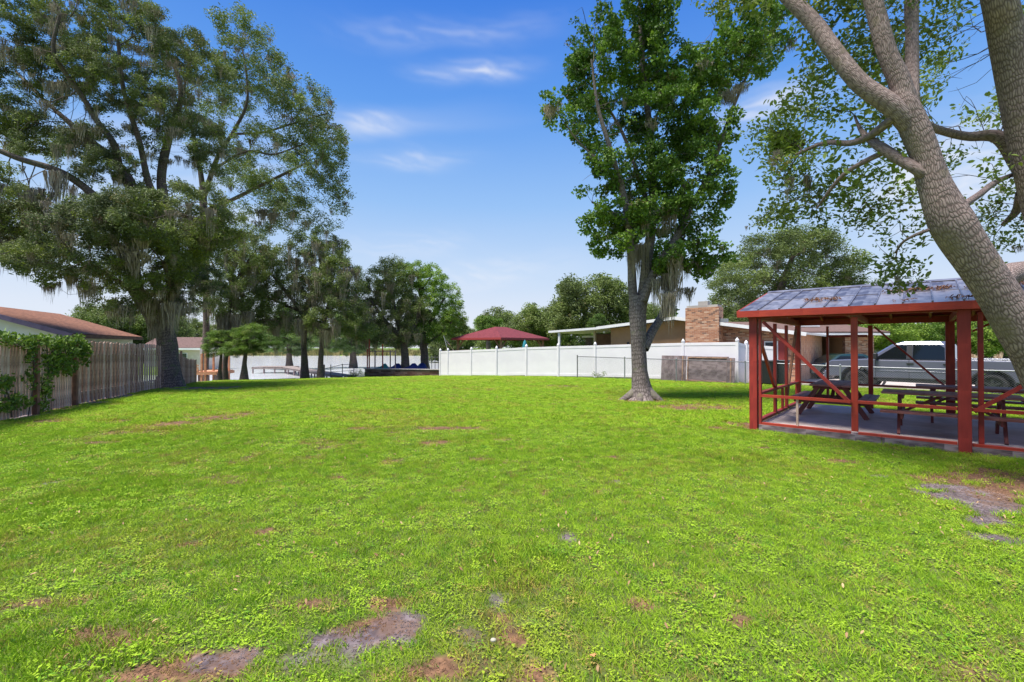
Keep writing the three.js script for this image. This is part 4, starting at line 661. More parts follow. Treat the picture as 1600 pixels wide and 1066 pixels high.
// ------------------------------------------------------------------ red picnic pavilion
const GANG = Math.atan2(-.67, .743), GW = 5.74, GD = 4.2;
const pavilionAt = (u, v) => GA.clone().addScaledVector(GU, u).addScaledVector(GV, v);
{
  const y0 = G(GA.x, GA.z), root = thing('picnic_pavilion', 'open red timber picnic pavilion with low metal roof and concrete floor', 'pavilion', [GA.x, 0, GA.z], GANG);
  const L = (u, v, y) => [u, y, -v], SL = .1;
  const conc = new THREE.MeshStandardMaterial({ map: colorTex(512, (u, v) => { const n = fbm(u * 4, v * 4, 5, 4), s = fbm(u * 16 + 3, v * 16, 4, 16); return mix3([.50, .39, .36], [.74, .61, .575], clamp(.55 + 1.9 * (n - .5) + .8 * (s - .5))); }, 2.2), roughness: .75 });
  mesh('floor_slab', box(GW + .0, .34, GD + .1, GW / 2 + .085, SL - .17, -GD / 2 - .02, .015), conc, root);
  // rotting skirting board along the front and side
  for (const [a, b] of [[.1, 1.9], [1.91, 4.2], [4.21, 5.85]]) mesh('skirting_board', box(b - a, .16, .045, (a + b) / 2, SL - .072, .056), MW.skirt, root);
  mesh('skirting_board', box(.045, .15, GD - .2, .055, SL - .078, -GD / 2), MW.skirt, root);
  const post = (u, v, w, top, m, foot = SL, dz = w) => mesh('post', box(w, top - foot, dz, u, (top + foot) / 2, -v, .006), m, root);
  post(0, 0, .135, 2.16, MW.red, -.04); post(.115, -.01, .04, 2.12, MW.redDark, SL, .09);
  post(1.55, .02, .095, 2.08, MW.brightRed, SL + .045, .05); post(2.87, -.04, .145, 2.14, MW.red, -.03); post(4.3, .02, .095, 2.08, MW.red, SL + .045, .05); post(GW, 0, .15, 2.14, MW.red, -.04);
  for (const v of [1.7, 2.83]) post(0, v, .06, 2.08, MW.red, SL + .045, .09);
  post(0, GD, .12, 2.14, MW.redDark);
  post(.64, GD, .05, 2.08, MW.redDark, SL + .045, .09); post(1.49, GD, .09, 2.08, MW.redDark); post(2.86, GD, .15, 2.14, MW.redDark); post(3.1, GD - .05, .06, 2.08, MW.redDark); post(4.3, GD, .09, 2.08, MW.redDark); post(GW, GD, .13, 2.14, MW.redDark); post(GW, 2.1, .09, 2.08, MW.redDark); post(3.05, .08, .06, 2.1, MW.redDark, SL, .1);
  // rails and sills
  const rail = (n, p, q, w, h, m) => mesh(n, bar(p, q, w, h), m, root);
  for (const [a, b] of [[.14, 1.5], [1.6, 2.79], [2.95, 4.25], [4.35, 5.66]]) { mesh('rail', box(b - a, .045, .09, (a + b) / 2, .65, .03), MW.brightRed, root); mesh('sill', box(b - a, .045, .09, (a + b) / 2, SL + .023, .02), MW.brightRed, root); }
  for (const [a, b] of [[.08, 1.655], [1.745, 2.785], [2.875, 4.14]]) { mesh('rail', box(.09, .045, b - a, -.01, .65, -(a + b) / 2), MW.redDark, root); mesh('sill', box(.09, .045, b - a, -.01, SL + .023, -(a + b) / 2), MW.redDark, root); }
  for (const [a, b] of [[.07, 1.44], [1.54, 2.78], [2.94, 4.25], [4.35, 5.67]]) { mesh('rail', box(b - a, .045, .09, (a + b) / 2, .65, -GD), MW.redDark, root); }
  mesh('rail', box(.76, .06, .04, 1.05, 1.83, -GD), MW.redDark, root);
  mesh('short_post', box(.05, .5, .05, 0, SL + .29, -2.4), MW.red, root);
  mesh('stake', box(.035, .5, .035, .72, SL + .29, .03), MW.greyC, root);
  // braces
  for (const [p, q, m, w] of [[L(.17, -.03, 2.05), L(1.5, -.03, .62), MW.red, .05], [L(4.25, -.03, 1.7), L(2.97, -.03, .62), MW.red, .05], [L(0, .12, 2.0), L(0, 1.62, .72), MW.redDark, .05], [L(-.02, 4.05, 2.0), L(-.02, 2.92, .3), MW.postOld, .05], [L(1.56, GD - .03, 2.05), L(2.76, GD - .03, .72), MW.redDark, .04], [L(3.2, GD - .03, 1.9), L(3.5, GD - .03, 2.08), MW.redDark, .04]]) mesh('brace', bar(p, q, w, .075), m, root);
  // plates, ties, rafters
  const beam = (n, u0, u1, v, y, h, w, m) => mesh(n, box(u1 - u0, h, w, (u0 + u1) / 2, y, -v), m, root);
  beam('front_beam', -.1, GW + .1, .0, 2.185, .14, .1, MW.redDark); beam('back_beam', -.1, GW + .1, GD, 2.185, .14, .1, MW.redDark);
  for (const u of [0, GW]) mesh('end_beam', box(.09, .14, GD - .12, u, 2.182, -GD / 2), MW.redDark, root);
  for (const u of [1.43, 2.87, 4.3]) mesh('tie_beam', box(.06, .12, GD - .12, u, 2.18, -GD / 2), MW.redDark, root);
  const OH = .21, EY = 2.25, RY = 2.80, mid = GD / 2, half = mid + OH, slope = (RY - EY) / half, ang = Math.atan(slope), SLOPE = half / Math.cos(ang);
  beam('ridge_beam', -.15, GW + .15, mid, RY - .12, .14, .05, MW.redDark);
  for (let i = 0; i <= 9; i++) for (const s of [-1, 1]) { const u = -.1 + (GW + .2) * i / 9; mesh('rafter', flatBar(L(u, mid + s * .04, RY - .075), L(u, mid + s * (half - .06), EY - .055), .045, .1), MW.redDark, root); }
  // roof deck and metal sheets: two courses a side, overlapping, each sheet its own piece
  const tin = [0, 1, 2].map((k) => new THREE.MeshStandardMaterial({ map: colorTex(256, (u, v) => { const n = fbm(u * 5 + k * 7, v * 5 + k * 3, 5), s = fbm(u * 30, v * 3 + k, 3); return mix3([.29, .28, .32], [.08, .066, .084], clamp((k == 2 ? .8 : k * .32) + 2.0 * (n - .52) + .8 * (s - .5))); }, 1.1), roughness: .34, metalness: .35 }));
  const NR = 18, tw = (GW + .42) / NR;
  for (const s of [-1, 1]) {
    const tilt = s < 0 ? ang : -ang;
    const plane = (name, w, len, th, u, along, lift, m) => { const g = box(w, th, len, 0, 0, 0); const o = mesh(name, g, m, root); o.position.set(u, mix(RY, EY, along) + lift, -(mid + s * half * along)); o.rotation.x = tilt; return o; };
    plane('roof_deck', GW + .4, SLOPE, .02, GW / 2, .5, -.012, MW.redDark);
    for (let i = 0; i < NR; i++) { const u = -.21 + tw * (i + .5); plane('roof_sheet', tw - .012, SLOPE * .53, .006, u, .255, .014 + (i % 2) * .003, tin[s < 0 ? (i % 3 == 0 ? 1 : 2) : i % 3]); plane('roof_sheet', tw - .012, SLOPE * .51, .006, u, .755, .008, tin[(i * 7) % 5 == 0 ? 2 : i % 3 == 1 ? 1 : 0]); if (i) plane('seam', .024, SLOPE * 1.002, .024, u - tw / 2, .5, .022, tin[2]); }
    const fv = mid + s * (half + .015); mesh('fascia', box(GW + .46, .12, .025, GW / 2, EY - .055, -fv), MW.brightRed, root);
    for (const u of [-.235, GW + .235]) mesh('rake_board', flatBar(L(u, mid + s * .005, RY - .045), L(u, mid + s * half, EY - .05), .025, .1), MW.red, root);
  }
  mesh('ridge_cap', (() => { const s = new THREE.Shape(); s.moveTo(-.12, -.03); s.lineTo(0, .012); s.lineTo(.12, -.03); s.lineTo(.12, -.036); s.lineTo(0, .004); s.lineTo(-.12, -.036); const g = new THREE.ExtrudeGeometry(s, { depth: GW + .42, bevelEnabled: false }); g.rotateY(Math.PI / 2); g.translate(-.21, RY + .034, -mid); return g; })(), tin[1], root);
  // dead leaves caught on the roof
  const lr = rng(8), list = [[], []]; for (const [u, a, ru, ra, n] of [[3.35, .47, .4, .06, 60], [2.35, .46, .45, .05, 50], [1.05, .72, .3, .04, 24], [4.6, .45, .5, .1, 50], [3.0, .93, 1.2, .03, 20]]) for (let i = 0; i < n; i++) { const th = lr() * 6.283, q = Math.sqrt(lr()), uu = u + Math.cos(th) * q * ru, aa = a + Math.sin(th) * q * ra; const p = pavilionAt(uu, mid - half * aa); list[i % 2].push({ p: V(p.x, mix(RY, EY, aa) + .035 + lr() * .02, p.z), q: new THREE.Quaternion().setFromEuler(new THREE.Euler((lr() - .5), lr() * 6, (lr() - .5))), s: V(1, 1, 1).multiplyScalar(.7 + .6 * lr()), c: mix3([.16, .07, .04], [.34, .17, .09], lr()) }); }
  const lg = [leafClump(71, 6, .06, .026, LENS, { flat: .2, tumble: .6 }), leafClump(72, 5, .06, .03, LENS, { flat: .2, tumble: .6 })]; const litter = new THREE.Group(); litter.name = 'roof_leaf_litter'; litter.userData = { kind: 'stuff', label: 'brown dead leaves caught on the pavilion roof sheets', category: 'leaves' }; scene.add(litter);
  list.forEach((l, i) => instances('dead_leaves', lg[i], LEAFM, l, litter, V(0, 0, 0)));
}
// ------------------------------------------------------------------ picnic tables on the slab
function picnicTable(label, u, v, along, len, metal) {           // u, v: centre; along 'u' or 'v'
  const p = pavilionAt(u, v), root = thing('picnic_table', label, 'table', [p.x, .1, p.z], GANG + (along == 'v' ? Math.PI / 2 : 0), 'picnic tables under the pavilion');
  const H = .69, B = .40, W = .70; root.updateMatrix();
  for (let i = 0; i < 5; i++) mesh('top_board', box(len, .038, .132, 0, H - .019, -W / 2 + .07 + i * .14, .004), MW.table, root);
  for (const s of [-1, 1]) for (let i = 0; i < 2; i++) mesh('seat_board', box(len, .038, .125, 0, B - .019, s * (.52 + i * .135), .004), MW.table, root);
  for (const e of [-1, 1]) {
    const x = e * (len / 2 - .24);
    if (metal) { for (const s of [-1, 1]) { mesh('leg', pipe([x, .0, s * .60], [x, H - .04, s * .26], .013), GALV_OLD, root); mesh('seat_arm', pipe([x, B - .05, s * .66], [x, B - .05, s * .3], .012), GALV_OLD, root); mesh('leg_brace', pipe([x, H - .05, s * .1], [x - e * .5, B - .05, s * .5], .01), GALV_OLD, root); } mesh('cross_bar', pipe([x, B - .05, -.5], [x, B - .05, .5], .013), GALV_OLD, root); continue; }
    for (const s of [-1, 1]) mesh('leg', bar([x, .0, s * .60], [x, H - .05, s * .22], .04, .09), MW.tableLeg, root);
    mesh('seat_support', box(.04, .085, 1.36, x - e * .042, B - .083, 0), MW.tableLeg, root); mesh('top_support', box(.04, .07, .66, x - e * .042, H - .075, 0), MW.tableLeg, root);
    mesh('leg_brace', bar([x - e * .06, B - .06, 0], [x - e * .55, H - .05, 0], .04, .06), MW.tableLeg, root);
  }
}
picnicTable('maroon picnic table standing end-on at the fenced corner of the pavilion', .98, 2.55, 'v', 1.7);
picnicTable('maroon picnic table along the front rail of the pavilion, wooden A-shaped legs', 2.72, 1.08, 'u', 1.72);
picnicTable('maroon picnic table along the back rail of the pavilion nearest the truck', 3.3, 3.0, 'u', 2.0);
picnicTable('picnic table with thin metal legs at the tree end of the pavilion', 4.68, 1.3, 'u', 1.9, true);
// ------------------------------------------------------------------ houses and outbuildings
const shingle = (a, b, rep) => new THREE.MeshStandardMaterial({ map: colorTex(512, (u, v) => { const row = Math.floor(v * 24), ci = Math.floor(u * 16 + (row % 2) * .5), k = hash2(ci, row + 91), edge = (v * 24) % 1 < .12 ? .5 : 1; const c = mix3(a, b, clamp(k * .8 + .3 * (fbm(u * 30, v * 30, 3, 30) - .3))); return c.map((x) => x * edge); }, rep), roughness: .95 });
const brickTex = new THREE.MeshStandardMaterial({ map: colorTex(512, (u, v) => { const row = Math.floor(v * 24), fv = (v * 24) % 1, uu = u * 8 + (row % 2) * .5, fu = uu % 1, k = hash2(Math.floor(uu) % 8, row + 7), k2 = hash2(Math.floor(uu) % 8 + 40, row); if (fv < .14 || fu < .05) return [.42, .33, .27]; const c = mix3([.30, .115, .055], [.52, .27, .155], k); return k2 > .88 ? mix3(c, [.11, .06, .045], .8) : k2 < .15 ? mix3(c, [.58, .40, .28], .7) : c; }, 1.8), roughness: .9 });
const M_ = {
  white: blotchy([.70, .70, .71], [.80, .80, .80], 2, .5, 5), tan: blotchy([.40, .235, .115], [.50, .30, .155], 3, .85, 5), cream: blotchy([.58, .50, .40], [.68, .60, .50], 2, .85), dark: S([.02, .02, .022], .4), glass: new THREE.MeshStandardMaterial({ color: new THREE.Color(.05, .06, .07), roughness: .06, metalness: .1 }),
  shutter: S([.30, .045, .04], .6), purple: blotchy([.16, .105, .19], [.24, .17, .27], 1, .6), soffit: S([.5, .45, .4], .8), red: S([.34, .05, .05], .6), concrete: blotchy([.34, .31, .29], [.48, .44, .41], 2, .9), brown: blotchy([.16, .09, .07], [.23, .14, .11], 2, .9),
};
const roofBrown = shingle([.14, .055, .03], [.29, .125, .07], 2.4), roofGrey = shingle([.11, .065, .055], [.19, .115, .10], 2.4), roofRed = shingle([.12, .016, .024], [.20, .032, .042], 2.4);
function slab4(a, b, c, d, th) {                                // a thick quad: a-b along the eave, c-d back along the ridge
  const n = b.clone().sub(a).cross(d.clone().sub(a)).normalize().multiplyScalar(-th), q = [a, b, c, d], low = q.map((p) => p.clone().add(n)), pos = [], uv = [], L = a.distanceTo(b), H = a.distanceTo(d);
  const quad = (p, u) => { for (const k of [0, 1, 2, 0, 2, 3]) { pos.push(p[k].x, p[k].y, p[k].z); uv.push(...u[k]); } };
  quad(q, [[0, 0], [L, 0], [L, H], [0, H]]); quad([low[0], low[3], low[2], low[1]], [[0, 0], [0, H], [L, H], [L, 0]]);
  for (let i = 0; i < 4; i++) { const j = (i + 1) % 4, w = q[i].distanceTo(q[j]); quad([q[i], low[i], low[j], q[j]], [[0, 0], [0, th], [w, th], [w, 0]]); }
  const g = new THREE.BufferGeometry(); g.setAttribute('position', new THREE.Float32BufferAttribute(pos, 3)); g.setAttribute('uv', new THREE.Float32BufferAttribute(uv, 2)); g.computeVertexNormals(); return g;
}
function prism(shapePts, depth) { const s = new THREE.Shape(); shapePts.forEach(([x, y], i) => (i ? s.lineTo(x, y) : s.moveTo(x, y))); return new THREE.ExtrudeGeometry(s, { depth, bevelEnabled: false }); }
// ---- neighbour's house left of the board fence: local x along its eave (away), local z to its left
{
  const o = V(-19.2, 0, -20), ang = Math.atan2(.926, -.379), root = thing('neighbour_house', 'white house with brown shingle roof and purple trim behind the board fence', 'house', [o.x, G(o.x, o.z), o.z], ang);
  const EV = 2.44, RG = 3.70, w = 3.4, len = 7.9, ov = .4;
  const Z = -1;
  const P3 = (x, y, z) => V(x, y, z * Z);
  mesh('wall', (() => { const g = prism([[0, -.3], [2 * w, -.3], [2 * w, EV], [w, RG - .06], [0, EV]], len - .5); g.rotateY(Math.PI / 2); return g.translate(.3, 0, ov * Z); })(), M_.white, root);
  mesh('roof', slab4(P3(-.3, EV - .02, 0), P3(len, EV - .02, 0), P3(len, RG, w + ov), P3(-.3, RG, w + ov), .07), roofBrown, root);
  mesh('roof', slab4(P3(len, EV - .02, 2 * (w + ov)), P3(-.3, EV - .02, 2 * (w + ov)), P3(-.3, RG, w + ov), P3(len, RG, w + ov), .07), roofBrown, root);
  mesh('fascia', box(len + .3, .16, .03, len / 2 - .15, EV - .13, .02), M_.brown, root);
  const rk = (a, b) => mesh('rake_board', flatBar(a, b, .03, .2), M_.purple, root);
  rk([-.32, EV - .12, 0], [-.32, RG - .1, (w + ov) * Z]); rk([-.32, RG - .1, (w + ov) * Z], [-.32, EV - .12, 2 * (w + ov) * Z]);
}
// ---- cottage across the cove
{
  const o = V(X(232, 52), 0, -52); const y = G(o.x, o.z), root = thing('cottage', 'low cream cottage with brownish roof across the cove, beyond the orange dock', 'house', [o.x, -.9, o.z], .05);
  mesh('wall', box(6.2, 2.6, 5, 2.6, 1.0, -2.5), M_.cream, root);
  mesh('roof', slab4(V(-.8, 2.25, .5), V(6.0, 2.25, .5), V(5.2, 3.5, -2.5), V(-.8, 3.5, -2.5), .12), roofGrey, root); mesh('roof', slab4(V(6.0, 2.25, -5.5), V(-.8, 2.25, -5.5), V(-.8, 3.5, -2.5), V(5.2, 3.5, -2.5), .12), roofGrey, root); 
  mesh('fascia', box(6.8, .22, .06, 2.6, 2.1, .5), M_.white, root);
  for (const x of [1.5, 3.8]) { const w = mesh('window', box(1.0, .9, .06, x, 1.2, .02), M_.white, root); mesh('pane', box(.86, .76, .02, x, 1.2, .06), M_.glass, w); }
}
// ---- brick and tan house behind the white fence; local x along its front (to the right), local z towards the lawn
{
  const o = V(9.5, 0, -26), g = G(o.x, o.z), root = thing('brick_house', 'low tan and brick house with broad brick chimney behind the white fence', 'house', [o.x, 0, o.z], EANG);
  const yb = -.7, hAt = (t) => t < 0 ? 3.17 + t * .087 : 3.17 - t * .160, D = 9;
  const wallPiece = (t0, t1, m, z = 0) => { const pts = [[t0, yb], [t1, yb], [t1, hAt(t1) - .12]]; if (t0 < 0 && t1 > 0) pts.push([0, hAt(0) - .12]); pts.push([t0, hAt(t0) - .12]); const q = prism(pts, .25); q.translate(0, 0, -.25 + z); mesh('wall', q, m, root); };
  wallPiece(-4.3, .65, M_.tan); wallPiece(.65, 3.9, brickTex, .006); wallPiece(3.9, 5.75, new THREE.MeshStandardMaterial({ map: brickTex.map, color: new THREE.Color(1, .95, .9), roughness: .9 }));
  mesh('side_wall', box(.25, 2.9, D - .25, 5.62, yb + 1.45, -D / 2 - .125), brickTex, root); mesh('side_wall', box(.25, 3.2, D - .25, -4.175, yb + 1.6, -D / 2 - .125), M_.tan, root); mesh('back_wall', box(10.05 - .5, 3.3, .25, .72, yb + 1.6, -D + .125), M_.tan, root);
  mesh('roof', slab4(V(-5.0, hAt(-5.0) + .06, .55), V(0, hAt(0) + .06, .55), V(0, hAt(0) + .06, -D - .4), V(-5.0, hAt(-5.0) + .06, -D - .4), .1), M_.white, root); mesh('roof', slab4(V(0, hAt(0) + .06, .55), V(6.3, hAt(6.3) + .06, .55), V(6.3, hAt(6.3) + .06, -D - .4), V(0, hAt(0) + .06, -D - .4), .1), M_.white, root);
  for (const [a, b] of [[-5.0, 0], [.0, 6.3]]) mesh('fascia', bar([a, hAt(a) - .03, .57], [b, hAt(b) - .03, .57], .17, .03), M_.white, root);
  // chimney on the front wall
  const ch = mesh('chimney', box(1.75, 4.35, .75, 1.55, yb + 2.175, .33), brickTex, root); mesh('chimney_cap', box(1.62, .12, .7, 1.55, yb + 4.41, .33), M_.concrete, ch); mesh('flue', box(.5, .22, .4, 1.55, yb + 4.58, .33), M_.concrete, ch);
  mesh('flashing', box(.35, .18, .3, 2.6, 2.92, .42), GALV, root);
  const win = mesh('window', box(.62, 1.25, .08, 4.72, 1.2, .03), M_.white, root); mesh('pane', box(.5, .52, .03, 4.72, 1.49, .075), M_.glass, win); mesh('pane', box(.5, .52, .03, 4.72, .91, .075), M_.glass, win);
  for (const x of [4.27, 5.17]) mesh('shutter', box(.26, 1.3, .06, x, 1.2, .04), M_.shutter, root);
  // covered patio on the far side
  mesh('patio_roof', slab4(V(-9.0, 2.62, .3), V(-4.4, 2.80, .3), V(-4.4, 2.80, -4), V(-9.0, 2.62, -4), .14), M_.white, root); mesh('patio_roof', box(4.2, .14, .14, -6.6, 2.26, -3.6), M_.white, root);
  for (const x of [-8.2, -6.3, -4.7]) mesh('patio_post', box(.14, 3.3, .14, x, .93, x < -8 ? .1 : -1.4), x < -8 ? M_.white : M_.cream, root);
  for (const x of [-5.6, -4.95]) { const d = mesh('patio_window', box(.6, 1.9, .06, x, 1.2, -3.2), M_.white, root); mesh('pane', box(.5, 1.8, .03, x, 1.2, -3.15), M_.dark, d); }
  mesh('patio_wall', box(3.0, 3.2, .2, -5.9, .85, -3.4), M_.brown, root);
  const lamp = mesh('wall_lamp', new THREE.SphereGeometry(.07, 10, 8).translate(-4.7, 2.45, .15), M_.white, root);
  mesh('vent', box(.16, .16, .04, -3.1, 1.72, .03), M_.dark, root);
}
// ---- house with the open carport beyond the drive
{
  const d = 28, g = -.35, root = thing('carport_house', 'low brick house with open tan carport and brown roof beyond the drive', 'house', [0, 0, -d]);
  const x0 = X(1150, d), x1 = X(1262, d), x2 = X(1321, d), x3 = X(1366, d), top = 2.22;
  mesh('wall', box(x1 - x0, top - g + .3, .25, (x0 + x1) / 2, (top + g) / 2 - .15, -.13), brickTex, root); mesh('wall', box(x3 - x2, top - g + .3, .25, (x2 + x3) / 2, (top + g) / 2 - .15, -.13), brickTex, root); mesh('wall', box(.25, top - g + .3, 6, x3 - .125, (top + g) / 2 - .15, -3.3), brickTex, root);
  mesh('carport_back_wall', box(x2 - x1 + 1, top - g + .3, .2, (x1 + x2) / 2, (top + g) / 2 - .15, -3.2), M_.tan, root); mesh('carport_side_wall', box(.15, top - g + .3, 2.8, x1 - .1, (top + g) / 2 - .15, -1.7), M_.tan, root); mesh('carport_side_wall', box(.15, top - g + .3, 2.8, x2 + .1, (top + g) / 2 - .15, -1.7), M_.tan, root);
  mesh('ceiling', box(x3 - x0, .05, 6, (x0 + x3) / 2, top + .17, -3), M_.soffit, root);
  mesh('fascia', box(x3 - x0 + .9, .2, .05, (x0 + x3) / 2 + .1, top + .11, .5), M_.white, root); mesh('soffit', box(x3 - x0 + .8, .04, .55, (x0 + x3) / 2 + .1, top + .02, .22), M_.white, root);
  mesh('roof', slab4(V(x0 - .3, top + .22, .55), V(x3 + .55, top + .22, .55), V(x3 + .2, top + 1.05, -4.2), V(x0 - .3, top + 1.05, -4.2), .08), roofGrey, root);
  mesh('vent_cap', box(1.4, .14, .5, X(1287, d), top + .66, -1.6), M_.white, root);
}
// ---- shed with striped end wall
{
  const d = 33, p = V(X(1398, d), 0, -d), g = G(p.x, p.z), root = thing('striped_shed', 'small grey shed with red and white striped end, seen over the truck bonnet', 'shed', [p.x, g, p.z], .25);
  mesh('wall', box(2.4, 2.1, 1.8, .25, 1.05, -1), blotchy([.42, .40, .46], [.52, .50, .55], 1), root);
  for (let i = 0; i < 6; i++) mesh('stripe', box(.16, 1.9, .03, -.86 + i * .17, 1.0, -.08 + .0), i % 2 ? M_.white : M_.red, root);
  mesh('roof', slab4(V(-1.4, 2.05, .1), V(1.6, 2.35, .1), V(1.6, 2.35, -2.1), V(-1.4, 2.05, -2.1), .06), M_.concrete, root);
}
// ---- hip-roofed summer house behind the white fence
{
  const C = V(-.84, 0, -35), Lf = V(-5.15, 0, -38.6), R = V(3.25, 0, -39.9), B = Lf.clone().add(R).sub(C), y = -.75, EV = 2.22, RG = 3.2, root = thing('summer_house', 'open timber summer house with maroon hipped roof behind the white fence', 'gazebo', [C.x, y, C.z]);
  const e = (v) => v.clone().sub(C).setY(EV - y), cc = e(C), ll = e(Lf), rr = e(R), bb = e(B), ctr = cc.clone().add(bb).multiplyScalar(.5), dirL = rr.clone().sub(cc).normalize(), r1 = ctr.clone().addScaledVector(dirL, -.75).setY(RG - y), r2 = ctr.clone().addScaledVector(dirL, .75).setY(RG - y);
  const face = (pts) => { const pos = [], uv = [], a = pts[0], ux = pts[1].clone().sub(a).normalize(), n = ux.clone().cross(pts[2].clone().sub(a)), vx = n.clone().cross(ux).normalize(); const put = (p) => { pos.push(p.x, p.y, p.z); const q = p.clone().sub(a); uv.push(q.dot(ux), q.dot(vx)); }; for (let i = 1; i < pts.length - 1; i++) { put(pts[0]); put(pts[i]); put(pts[i + 1]); } const g = new THREE.BufferGeometry(); g.setAttribute('position', new THREE.Float32BufferAttribute(pos, 3)); g.setAttribute('uv', new THREE.Float32BufferAttribute(uv, 2)); g.computeVertexNormals(); return g; };
  mesh('roof', merge([face([ll, cc, r1]), face([cc, rr, r2, r1]), face([rr, bb, r2]), face([bb, ll, r1, r2]), face([ll, bb, rr, cc].map((p) => p.clone().setY(p.y - .02)))]), roofRed, root);
  const pairs = [[ll, cc], [cc, rr], [rr, bb], [bb, ll]];
  for (const [a, b] of pairs) { mesh('fascia', flatBar([a.x, a.y - .08, a.z], [b.x, b.y - .08, b.z], .05, .16), M_.red, root); }
  const inset = (p) => p.clone().lerp(ctr.clone().setY(p.y), .13);
  for (const p of [cc, ll, rr, bb]) { const q = inset(p); mesh('post', box(.18, q.y, .18, q.x, q.y / 2 - .05, q.z), MW.beamTan, root); for (const t of [ll, rr, cc, bb]) { if (t === p) continue; const dd = inset(t).sub(q); if (dd.length() > 6.6) continue; dd.normalize(); mesh('brace', bar([q.x + dd.x * .7, q.y - .15, q.z + dd.z * .7], [q.x + dd.x * .05, q.y - .85, q.z + dd.z * .05], .09, .09), MW.beamTan, root); } }
  const q1 = inset(ll), q2 = inset(cc); mesh('rail', flatBar([q1.x, 1.85, q1.z], [q2.x, 1.85, q2.z], .12, .3), MW.beamTan, root);
  mesh('floor', face([ll, cc, rr, bb].map((p) => inset(p).setY(.03))), M_.concrete, root);
}
// ------------------------------------------------------------------ lakeside
// ---- new timber dock
{
  const d = 32.5, x = X(298, d), root = thing('timber_dock', 'new orange timber dock platform with tall posts at the lake end of the board fence', 'dock', [x, 0, -d], .1); const y = -.28;
  for (let i = 0; i < 12; i++) mesh('deck_board', box(.135, .035, 2.4, .1 + i * .145, y, -1.1), MW.newWood, root);
  mesh('joist', box(1.85, .2, .05, .9, y - .12, .12), MW.newWood, root); mesh('joist', box(1.85, .2, .05, .9, y - .12, -2.3), MW.newWood, root); mesh('joist', box(.05, .2, 2.4, 1.84, y - .12, -1.1), MW.newWood, root);
  for (const [px, pz, h] of [[.98, 0, 1.45], [1.22, -.6, 1.35], [1.46, -1.2, 1.3], [1.7, -1.8, 1.25], [.1, .05, .5], [.35, .05, .55], [.75, .05, 1.3]]) mesh('post', box(.11, h + 1.9, .11, px, y + h - (h + 1.9) / 2, pz - .02), h > .6 ? MW.newWood : MW.newWood, root);
  for (const px of [.5, 1.1, 1.6]) mesh('pile', cyl(.09, .09, 2, px, y - 2.1, -.15, 8), MW.rot, root);
  mesh('rail', box(.62, .09, .05, .28, y + .45, .12), MW.newWood, root); mesh('rail', box(.62, .3, .04, .28, y + .18, .12), MW.newWood, root);
}
// ---- long grey pier
{
  const root = thing('grey_pier', 'weathered grey timber pier on thin piles reaching out into the lake', 'pier', [X(545, 34), 0, -34]); const o = V(X(545, 34), 0, -34), y = -.68;
  const A = V(0, y, 0), B = V(X(450, 48.5), y, -48.5).sub(V(o.x, 0, o.z)), Cc = V(X(398, 48.5), y, -48.5).sub(V(o.x, 0, o.z)), dir = B.clone().sub(A).setY(0), L = dir.length(); dir.normalize(); const ang = Math.atan2(-dir.z, dir.x);
  const n = 60, pg = box(.2, .04, 1.2); for (let i = 0; i < n; i++) { const m = mesh('plank', pg, MW.pier, root), p = A.clone().addScaledVector(dir, (i + .5) * L / n); m.position.set(p.x, y, p.z); m.scale.x = (L / n - .02) / .2; m.rotation.y = ang; }
  for (let i = 0; i < 16; i++) { const m = mesh('plank', box(.2, .04, 2.4), MW.pier, root); m.position.set(mix(Cc.x, B.x + .4, (i + .5) / 16), y + .002, B.z - .6); m.scale.x = 1.1; }
  for (const s of [-1, 1]) { const off = V(-dir.z, 0, dir.x).multiplyScalar(.5 * s); mesh('stringer', flatBar([off.x, y - .11, off.z], [B.x + off.x, y - .11, B.z + off.z], .06, .16), MW.pier, root); for (let i = 1; i < 8; i++) { const p = A.clone().addScaledVector(dir, i * L / 8).add(off); mesh('pile', cyl(.075, .07, 2.1, p.x, y - 2.12, p.z, 7), MW.rot, root); } }
  for (const z of [.55, -1.75]) mesh('stringer', flatBar([Cc.x, y - .12, B.z + z], [B.x + .4, y - .12, B.z + z], .06, .16), MW.pier, root);
  for (let i = 0; i < 4; i++) for (const z of [.5, -1.7]) mesh('pile', cyl(.075, .07, 2.1, mix(Cc.x + .1, B.x, i / 3), y - 2.12, B.z + z, 7), MW.rot, root);
}
// ---- pipe handrail at the pier gate
{
  const d = 33.6, root = thing('pipe_handrail', 'thin grey pipe handrail beside the foot of the grey pier', 'railing', [X(506, d), 0, -d]); const xs = [506, 517, 535, 553].map((p) => X(p, d) - X(506, d)), y = [0, 1, 2, 3].map((i) => G(X(506, d) + xs[i], -d));
  mesh('post', box(.13, 1.15, .13, xs[0], y[0] + .5, 0), MW.pier, root); for (const i of [1, 2, 3]) mesh('post', cyl(.03, .03, 1.1, xs[i], y[i] - .05, 0, 6), GALV_OLD, root);
  mesh('rail', pipe([xs[0], y[0] + .75, 0], [xs[2], y[2] + 1.0, 0], .022), GALV_OLD, root); mesh('rail', pipe([xs[2], y[2] + 1.0, 0], [xs[3], y[3] + 1.0, 0], .022), GALV_OLD, root); mesh('rail', pipe([xs[1], y[1] + .5, 0], [xs[3], y[3] + .55, 0], .018), GALV_OLD, root);
}
